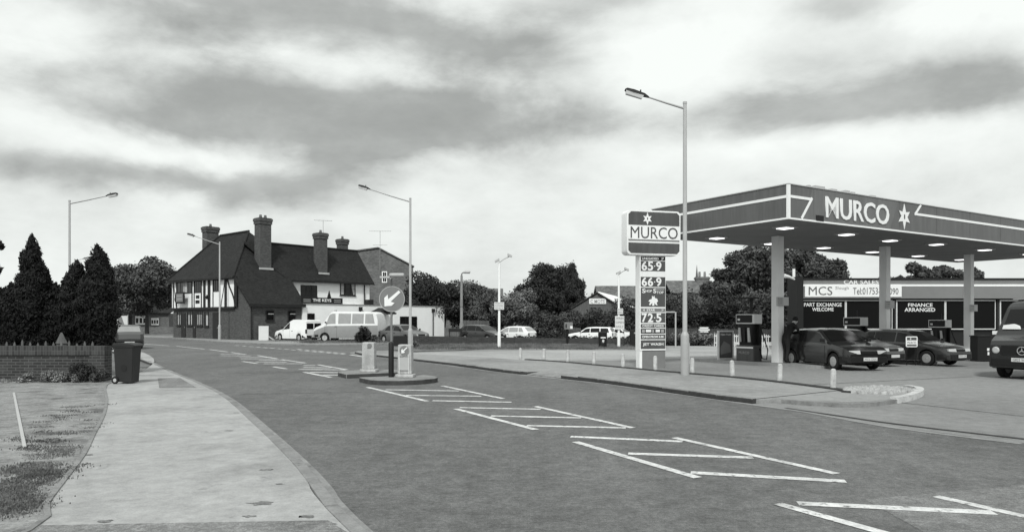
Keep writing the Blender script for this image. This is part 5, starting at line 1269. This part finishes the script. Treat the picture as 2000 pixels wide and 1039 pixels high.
# low white wall and far posts
t = thing('low_kerb_wall', 'low white kerb wall at the back of the forecourt under the trees', 'wall', (0,0,0)); g_ = G(1300,673); g2 = G(1560,671)
MB().slab([(g_.x,g_.y,g_.z-.05),(g2.x,g_.y,g_.z-.1),(g2.x,g_.y,g_.z+.22),(g_.x,g_.y,g_.z+.22)], (0,.25,0)).build('wall_block', 'white_dirty', t)
for k, px in enumerate((1367,1388)):
    q_ = G(px,674); tt = thing('back_post', ['left','right'][k]+' one of two grey posts at the back of the forecourt', 'post', q_, 0, 'grey posts at the back of the forecourt'); MB().box(-.06,.06,-.06,.06,-.05,.72).build('post_shaft', 'pale', tt, bevel=.01)
# small sign on two legs
g_ = G(1780,713)
t = thing('forecourt_sign', 'small MURCO sign with rounded white frame on two thin legs', 'sign', g_, 0)
MB().box(-.19,-.165,0,.025,0,.72).box(.165,.19,0,.025,0,.72).build('leg', 'black', t)
fr_ = MB().slab([(a,-.03,b) for a,b in rrect(-.23,.23,.72,1.14,.05)], (0,.03,0)).build('sign_frame', 'white', t)
MB().box(-.19,.19,-.036,-.031,.99,1.10).box(-.19,.19,-.036,-.031,.76,.82).build('sign_band', 'sign_dark', fr_); text('lettering', 'MURCO', 'letters_grey', fr_, (-.17,-.032,.85), (1,0,0), (0,0,1), .34, .09, .004); star(fr_, (-.05,-.036,1.045), (1,0,0), (0,0,1), .045, d=.005)
# dark cabinet near right column
Yq = 33.2; zq = gz(21.8,Yq)
t = thing('screenwash_cabinet', 'black service cabinet with white labels right of the right canopy column', 'cabinet', (XP(1916,Yq),Yq,zq), R(5))
MB().box(-.36,.36,-.25,.25,0,1.15).build('cabinet_body', 'black', t, bevel=.03); MB().box(-.38,.38,-.27,.27,1.151,1.2).build('cabinet_top', 'dark', t)
MB().box(.1,.3,-.262,-.251,.5,.62).box(.12,.28,-.262,-.251,.3,.44).build('label_panel', 'letters', t)

# ================================================================== CAR PARK WALL, GRASS, FENCES
a0 = G(777,675.5); a1 = G(1000,667); 
t = thing('car_park_wall', 'long low dark brick wall along the pub car park', 'wall', (0,0,0))
W0, W1 = Vector((XP(777,47.5),47.5)), Vector((XP(1005,53),53.0)); 
def wallseg(p, q_, h0, h1, th_, nm, m, par):
    d = (q_-p).normalized(); n_ = Vector((-d.y,d.x))*th_
    z0, z1 = gz(*p), gz(*q_)
    MB().add([(p.x,p.y,z0-.1),(q_.x,q_.y,z1-.1),(q_.x,q_.y,z1+h1),(p.x,p.y,z0+h0),(p.x+n_.x,p.y+n_.y,z0-.1),(q_.x+n_.x,q_.y+n_.y,z1-.1),(q_.x+n_.x,q_.y+n_.y,z1+h1),(p.x+n_.x,p.y+n_.y,z0+h0)],
      [(0,1,2,3),(5,4,7,6),(3,2,6,7),(4,0,3,7),(1,5,6,2)]).build(nm, m, par)
wallseg(W0, W1, .66, .50, .25, 'wall_courses', 'brick', t)
wallseg(W1+(W1-W0).normalized()*.01, Vector((13.5,56)), .48, .45, .25, 'wall_courses', 'brick', t)
# hedge along the right part
bl = [[x,54.2+(x)*.12+rg.uniform(-.1,.1),.25+gz(x,55),.55,.35,.38] for x in np.arange(.5,14,.45)]
t = thing('low_hedge', 'low dark hedge along the car park wall behind the litter bin', 'hedge', (0,0,0)); mesh_quads('foliage', leaf_mesh(bl, 16000, .06, 77, .4), 'leaf_dark', t)
# grass strip
gpoly = GL([(806,686),(900,683.5),(1000,681),(1240,680.5),(1240,672),(1170,670),(1000,668.5),(806,672)])
sheet('grass_strip', gpoly, 'ground', -.001)
pts = []
for _ in range(1500):
    u = rg.random(); px = 806+u*434; py = rg.uniform(670,682.5); c = G(px,py); pts.append((c.x,c.y,c.z,rg.uniform(.6,1.2)))
tufts('grass', 'rough grass strip between the forecourt and the car park wall', pts, 'grass', .13, 26, 9, .22, 'grass')
pts = []
for _ in range(420):
    px = rg.uniform(590,775); py = rg.uniform(664,670.5); c = G(px,py,.08); pts.append((c.x,c.y,c.z,rg.uniform(.5,1.1)))
tufts('grass', 'scrubby grass edge in front of the parked minibus', pts, 'grass', .14, 30, 10, .3, 'grass')
pts = []
for _ in range(260):
    px = rg.uniform(530,600); py = rg.uniform(662,666.5); c = G(px,py,.08); pts.append((c.x,c.y,c.z,rg.uniform(.4,.8)))
tufts('grass', 'thin weeds in front of the small white van', pts, 'grass', .12, 20, 12, .3, 'grass')
def bush(label, x, y, w_, h, n_, m='leaf', size=.08, z=None, nb=9, name='bush', d=None):
    TS[0] += 1; r_ = random.Random(TS[0]); z = gz(x,y) if z is None else z
    t = thing(name, label, 'bush', (x,y,z), 0)
    bl = [[r_.uniform(-.36,.36)*w_, r_.uniform(-.3,.3)*(d or w_), h*r_.uniform(.22,.72), w_*r_.uniform(.16,.26), w_*r_.uniform(.16,.26), h*r_.uniform(.2,.3)] for _ in range(nb)]
    mesh_quads('foliage', leaf_mesh(bl, n_, size, TS[0], .3), m, t)
    mb = MB()
    for k in range(5): b_ = bl[k % len(bl)]; mb.tube([(b_[0]*.2,b_[1]*.2,-.05),(b_[0]*.6,b_[1]*.6,b_[2]*.6),(b_[0],b_[1],b_[2])], [.035,.025,.01], 5)
    mb.build('stems', 'bark', t); return t
for lb_, px_, w__, h__, m__, n__ in (('pale weed clump at the foot of the brick wall, leftmost',58,.55,.30,'drygrass',900),('pale weed clump at the wall foot below the pyramid capped post',105,.75,.42,'drygrass',1500),
        ('dark weed clump against the brick wall left of the bin',160,.65,.62,'leaf_dark',1500),('ragged weed clump in front of the dark one by the wall',142,.6,.34,'leaf_light',1200),('weed clump at the wall end beside the bin wheel',192,.55,.36,'leaf',1300)):
    bush(lb_, XP(px_,18.5), 18.5, w__, h__, n__, m__, .028, .08, 8, 'weed_clump', .35)
bush('spiky young bush in front of the parked minibus', XP(709,51.5),51.5,1.1,1.5,2600,'leaf_dark',.07)
bush('low weeds bush in front of the minibus rear', XP(733,51.5),51.6,1.1,.55,900,'leaf',.07)
bush('small pale weed clump at the left end of the car park wall', XP(811,44),44,.5,.5,500,'leaf_light',.05)
tag(MB().box(XP(773,48),XP(800,48),47.0,47.1,0,ZP(656,47)).build('dark_fence_panel', 'dark'), 'dark solid fence panel behind the arrow bollard', 'fence')
# fences behind the car park
def fence(label, px0, px1, Y0, Y1, ztop, m='fence', gap=.02, nm='timber_fence'):
    p, q_ = Vector((XP(px0,Y0),Y0)), Vector((XP(px1,Y1),Y1)); d = (q_-p); n_ = int(d.length/.15); d.normalize(); nn = Vector((-d.y,d.x))
    t = thing(nm, label, 'fence', (0,0,0)); mb = MB(); r_ = random.Random(int(px0))
    for k in range(n_):
        a = p+d*(k*.15); b = a+d*(.15-gap); z = gz(*a); h = ztop+r_.uniform(-.03,.03)
        mb.add([(a.x,a.y,z-.1),(b.x,b.y,z-.1),(b.x,b.y,z+h),(a.x,a.y,z+h),(a.x+nn.x*.03,a.y+nn.y*.03,z-.1),(b.x+nn.x*.03,b.y+nn.y*.03,z-.1),(b.x+nn.x*.03,b.y+nn.y*.03,z+h),(a.x+nn.x*.03,a.y+nn.y*.03,z+h)], [(0,1,2,3),(5,4,7,6),(3,2,6,7),(0,3,7,4),(1,5,6,2)])
    mb.build('boards', m, t)
    mb = MB()
    for f in (.25,.8):
        z0, z1 = gz(*p)+ztop*f, gz(*q_)+ztop*f; a, b = p+nn*.04, q_+nn*.04
        mb.slab([(a.x,a.y,z0),(b.x,b.y,z1),(b.x,b.y,z1+.09),(a.x,a.y,z0+.09)], (nn.x*.05,nn.y*.05,0))
    mb.build('rail', m, t); return t
fence('tall grey board fence behind the car park lamp post', 900,958,72,73,1.85,'fence2')
fence('grey board fence right of the white extension wall', 868,908,68,68,1.1,'fence2')
fence('dark board fence behind the two white cars in the car park', 958,1135,74,76,1.25,'fence2',.05)
fence('dark board fence behind the height barrier with a white sign on it', 1240,1560,60,60,1.35,'fence')
fence('pale picket fence beyond the first fuel pump', 1395,1505,54,54,.95,'offwhite',.09,'picket_fence')
t = thing('fence_notice', 'white notice fixed on the dark fence behind the back posts', 'sign', (0,0,0)); Y_ = 59.8
s_ = MB().box(XP(1366,Y_),XP(1384,Y_),Y_,Y_+.04,ZP(650,Y_),ZP(638,Y_)).build('notice_board', 'grey', t)
for k in range(3): MB().box(XP((1367,1364.5,1367)[k],Y_),XP((1383,1386,1383)[k],Y_),Y_-.02,Y_-.001,ZP(641.8+k*3.6,Y_),ZP(639.2+k*3.6,Y_)).build('notice_strip', 'letters', s_)
# dark trellis / skip shape behind the dark hatch
# car park lamp (old concrete column)
Y_ = 63.0; t = thing('car_park_lamp', 'weathered concrete lamp column with short arm in the pub car park', 'street lamp', (XP(901.5,Y_),Y_,gz(-4,63)), 0)
MB().lathe([(.20,-.1),(.19,1.4),(.13,1.6),(.10,5.7)], (0,0,0), 10).build('column', 'gutter', t, smooth=.6)
MB().tube([(0,0,5.7),(.02,0,5.88),(.12,0,5.97),(.6,0,5.97)], .06, 8).build('arm', 'grey', t)
MB().lathe([(.05,.0),(.13,.03),(.14,.5),(.05,.55)], (.22,0,6.02), 10, 'x').build('lamp_head', 'pale', t, smooth=.8)
MB().box(-.12,.10,-.16,-.13,3.0,3.6).build('plate', 'grey', t)
t = thing('picnic_fence', 'short dark rail barrier left of the car park lamp', 'barrier', (XP(889,60),60,0), 0)
MB().box(-.55,.55,-.04,.04,.72,1.0).build('rail', 'dark', t); MB().box(-.5,-.42,-.05,.05,0,.72).box(.42,.5,-.05,.05,0,.72).build('leg', 'dark', t)
# workshop shed
Ys = 84.0; t = thing('workshop_shed', 'timber gabled workshop with white lettered board and pale side roof', 'building', (0,0,0))
e0, ap, e1 = (XP(1118,Ys),ZP(603,Ys)), (XP(1167,Ys),ZP(573,Ys)), (XP(1209,Ys),ZP(598,Ys))
MB().slab([(e0[0],Ys,-.6),(e1[0],Ys,-.6),(e1[0],Ys,e1[1]),(ap[0],Ys,ap[1]),(e0[0],Ys,e0[1])], (4.5,16,0)).build('gable_wall', 'fence2', t)
D_ = Vector((4.6,16.4,0)); a_, b_, c_ = Vector((e0[0]-.2,Ys-.2,e0[1]-.0)), Vector((ap[0],Ys-.2,ap[1]+.12)), Vector((e1[0]+.2,Ys-.2,e1[1]-.0))
MB().slab([a_,b_,b_+D_,a_+D_], (0,0,.1)).build('roof', 'fence', t); MB().slab([b_,c_,c_+D_,b_+D_], (0,0,.101)).build('side_roof', 'white', t)
MB().slab([b_+Vector((0,-.05,0)),c_+Vector((0,-.05,0)),c_+Vector((0,-.05,-.15)),b_+Vector((0,-.05,-.15))], (0,.04,0)).build('barge_board', 'dark', t)
sb = MB().box(XP(1150.5,Ys),XP(1183.5,Ys),Ys-.1,Ys-.02,ZP(593.5,Ys),ZP(583,Ys)).build('name_board', 'white', t)
text('lettering', 'C MOTS', 'letters_mid', sb, (XP(1153,Ys),Ys-.102,ZP(592,Ys)), (1,0,0), (0,0,1), XP(1181,Ys)-XP(1153,Ys), .42, .01, .02)
# terrace roofs beyond
def terrace(label, px0, px1, ytop, ye, Y_, m='slate', chim=(), wallm='brick_gable'):
    t = thing('terraced_house', label, 'building', (0,0,0)); x0, x1 = XP(px0,Y_), XP(px1,Y_); zr_, ze = ZP(ytop,Y_+4), ZP(ye,Y_)
    MB().box(x0,x1,Y_,Y_+8,-1,ze).build('wall', wallm, t)
    rf_ = MB().slab([(x0-.2,Y_-.3,ze),(x1+.2,Y_-.3,ze),(x1+.2,Y_+4,zr_),(x0-.2,Y_+4,zr_)], (0,0,.15)).slab([(x0-.2,Y_+8.3,ze),(x1+.2,Y_+8.3,ze),(x1+.2,Y_+4,zr_+.001),(x0-.2,Y_+4,zr_+.001)], (0,0,.15)).build('roof', m, t)
    for px, w_, y_ in chim:
        xx = XP(px,Y_+4); c_ = MB().box(xx-w_/2,xx+w_/2,Y_+3.4,Y_+4.5,zr_-1,ZP(y_,Y_+4)).box(xx-w_/2-.1,xx+w_/2+.1,Y_+3.3,Y_+4.6,ZP(y_,Y_+4)-.35,ZP(y_,Y_+4)-.1).build('chimney', 'brick_gable', t)
        for k in range(2): MB().lathe([(.18,0),(.2,.3),(.16,.8)], (xx-.4+.8*k,Y_+3.9,ZP(y_,Y_+4)), 8).build('chimney_pot', 'gutter', c_)
    return t
terrace('long terrace roof seen over the workshop shed', 1170,1335,560,585,118,'slate')
terrace('terraced house roof with a broad chimney right of the tall lamp post', 1312,1402,550,573,106,'slate',((1371,2.0,541),))
terrace('distant low roof behind the car park bushes', 868,980,565,590,130,'slate')
# church spire
Y_ = 260; t = thing('church_spire', 'thin distant church spire beside the terrace chimney', 'spire', (XP(1361,Y_),Y_,0), 0)
MB().lathe([(1.1,0),(1.1,12),(.9,12.5),(.02,ZP(517,Y_))], (0,0,0), 8).build('spire_cone', 'slate', t)
# left background: bungalow, hoarding
Yh = 104.0; t = thing('bungalow', 'low house with white framed windows under the big tree at the left', 'building', (0,0,0))
MB().box(XP(236,Yh),XP(330,Yh),Yh,Yh+8,-.1,ZP(612,Yh)).build('wall', 'brick_gable', t)
MB().slab([(XP(232,Yh),Yh-.4,ZP(613,Yh)),(XP(334,Yh),Yh-.4,ZP(613,Yh)),(XP(334,Yh),Yh+4,ZP(590,Yh)),(XP(232,Yh),Yh+4,ZP(590,Yh))], (0,0,.15)).build('roof', 'tile', t)
for a, b, y0, y1 in ((265,287,617,634),(296,310.5,621,635)):
    w_ = MB().box(XP(a,Yh),XP(b,Yh),Yh-.12,Yh-.01,ZP(y1,Yh),ZP(y0,Yh)).build('window', 'white', t); n_ = 3
    for k in range(n_): q0, q1 = a+(b-a)*(k+.16)/n_, a+(b-a)*(k+.84)/n_; MB().box(XP(q0,Yh),XP(q1,Yh),Yh-.13,Yh-.121,ZP(y1-3,Yh),ZP(y0+4,Yh)).build('pane', 'glass', w_)
MB().box(XP(250,Yh),XP(257,Yh),Yh-.1,Yh-.01,0,ZP(617,Yh)).build('door', 'dark', t)
Yh = 96.0; t = thing('billboard', 'pale advertising hoarding with a picture, left of the bungalow', 'billboard', (0,0,0))
s_ = MB().box(XP(228,Yh),XP(249,Yh),Yh,Yh+.2,ZP(637,Yh),ZP(614,Yh)).build('poster_panel', 'offwhite', t); MB().box(XP(228,Yh),XP(249,Yh),Yh-.05,Yh-.001,ZP(616,Yh),ZP(612.5,Yh)).build('panel_top', 'dark', s_)
MB().slab([(XP(a,Yh),Yh-.03,ZP(b,Yh)) for a,b in ((229,634),(231,622),(234,618),(238,619),(240,626),(243,634))], (0,.02,0)).build('poster_picture', 'grey', s_)
for a in (229,247): MB().box(XP(a,Yh),XP(a+1,Yh),Yh+.05,Yh+.15,0,ZP(637,Yh)).build('leg', 'fence', t)
# pale low wall / path across the road
t = thing('front_garden_wall', 'low brick wall below the bungalow windows', 'wall', (0,0,0)); MB().box(XP(262,98),XP(345,98),98,98.2,0,.75).build('wall_courses', 'brick_gable', t)

# ================================================================== TREES
tree('broadleaf_tree', 'large dark broadleaf tree left of the pub over the bungalow', XP(287,88),88,ZP(497,88),8.0,2.1,36000,.17,'leaf',34,tr=.22, rs=.30)
tree('broadleaf_tree', 'small broadleaf tree behind the large one, beside the rightmost cypress', XP(240,100),100,ZP(528,100),5.5,2.0,9000,.18,'leaf',14)
tree('broadleaf_tree', 'tree crown cut by the left edge of the picture', XP(-26,26),26.0,ZP(428,26),1.5,1.4,9000,.09,'leaf_dark',16,rs=.26)
BT = [('dark tree beside the brick gable wall',828,530,90,76,'leaf_dark'),('pale bushy tree behind the white extension end',868,548,86,78,'leaf'),
      ('loose pale tree behind the car park lamp',925,532,92,82,'leaf'),('low bushy tree between the lamp and the floodlight pole',955,568,80,76,'leaf'),
      ('pale flowering bush tree right of the floodlight pole',1008,562,80,72,'leaf_light')]
for (lb, px, yt, wp, Y_, m_) in BT:
    tree('garden_tree', lb, XP(px,Y_),Y_,ZP(yt,Y_)-gz(XP(px,Y_),Y_),wp*1.25*Y_/K,.4,20000,.13,m_,26,'trees behind the pub car park',rs=.27)
# tall dark conifers group
def conifer(label, px, yt, wp, Y_, n_, seed, top=.5):
    x = XP(px,Y_); z = gz(x,Y_); h = ZP(yt,Y_)-z; w_ = wp*Y_/K; t = thing('conifer', label, 'tree', (x,Y_,z), 0, 'dark trees behind the car park')
    rg_ = np.random.default_rng(seed); B = []
    for i in range(60):
        f = rg_.random()**.8; zz_ = h*(.12+.85*f); r = w_/2*(1-f*top)*(1 if f < .85 else (1-f)/.15*.8+.2); a = rg_.random()*6.28; q_ = r*rg_.uniform(.3,.95)
        B.append([math.cos(a)*q_,math.sin(a)*q_,zz_,w_*.09,w_*.09,h*.075])
    mesh_quads('crown', leaf_mesh(B, n_, .13, seed, .2, up=.4, elong=1.4, noisy=.5), 'leaf_dark', t); MB().tube([(0,0,-.1),(0,0,h*.9)], [.2,.04], 7).build('trunk', 'bark', t)
tree('broadleaf_tree', 'broad rounded dark tree at the left of the dark clump', XP(1038,88), 88, ZP(538,88)-gz(2,88), 78*88/K, 1.0, 17000, .15, 'leaf_dark', 26, 'dark trees behind the car park', rs=.3)
tree('broadleaf_tree', 'tallest and broadest dark tree in the middle of the clump', XP(1078,90), 90, ZP(506,90)-gz(5,90), 112*90/K, 1.0, 34000, .15, 'leaf_dark', 40, 'dark trees behind the car park', rs=.28)
conifer('right dark conifer of the clump with a pointed tip', 1118,520,76,88,19000,33,.55)
conifer('low dark conifer at the front left of the clump', 1012,562,40,87,7000,34,.5)
G2 = [('dark bush against the workshop shed wall',1185,602,60,76,'leaf_dark',4000),('bush with pale leaves behind the floodlight pole with two notices',1225,580,56,78,'leaf',6000),
      ('dark ivy bush right of the price pylon',1310,566,80,68,'leaf',9000),('dense bush behind the tall lamp post',1350,590,84,66,'leaf_dark',9000),('bush below the terraced house gable',1395,582,70,68,'leaf',8000),
      ('bush behind the first fuel pump, dark',1440,575,90,64,'leaf_dark',9000),('low bush between the conifers and the shed',1122,606,60,78,'leaf',5000),('low dark bush behind the white hatchback',1045,598,70,76,'leaf_dark',5000),('low bush in front of the grey fence end',1078,612,50,74,'leaf',3000),
      ('ragged bush right behind the first canopy column',1500,560,90,62,'leaf',9000),('bush beside the car sales pier',1548,575,50,58,'leaf_dark',5000),('tangled bush in front of the dark fence by the notice',1362,648,70,57,'leaf_light',2500)]
for (lb, px, yt, wp, Y_, m_, n_) in G2:
    x = XP(px,Y_); z = gz(x,Y_); bush(lb, x, Y_, wp*1.3*Y_/K, (ZP(yt,Y_)-z)*1.05, int(n_*1.7), m_, .12, None, 22)
# big trees beyond the forecourt
def bigtree(label, px, yt, wp, Y_, yb, n_, m_='leaf', k=40, size=.17):
    x = XP(px,Y_); z = gz(x,Y_); h = ZP(yt,Y_)-z; tree('broadleaf_tree', label, x, Y_, h, wp*Y_/K, ZP(yb,Y_)-z, n_, size, m_, k, 'tall trees behind the forecourt', rs=.24)
bigtree('spreading tree seen under the canopy left of the first column',1472,472,165,76,600,40000)
bigtree('large tree seen under the canopy right of the first column',1575,478,170,80,590,38000)
bigtree('lower left bough tree beside the first fuel pump',1418,522,100,74,620,18000,k=26)
bigtree('round tree top above the FINANCE window',1815,509,130,78,575,16000,k=24)
bigtree('low tree top above the MCS board end',1725,530,90,78,580,7000,k=14)
bigtree('tree top right of the right canopy column',1895,520,60,80,575,6000,k=12)
# distant tree line
rgd = np.random.default_rng(4); bl = []
for k in range(150):
    x = -140+2.6*k; y = 190+rgd.random()*20; bl.append([x,y,3+rgd.random()*2.5,6,4,3.5+rgd.random()*2])
o = mesh_quads('distant_wood', leaf_mesh(bl, 26000, .55, 9, .5), 'leaf'); tag(o, 'distant belt of trees along the horizon', 'wood', kind='stuff')
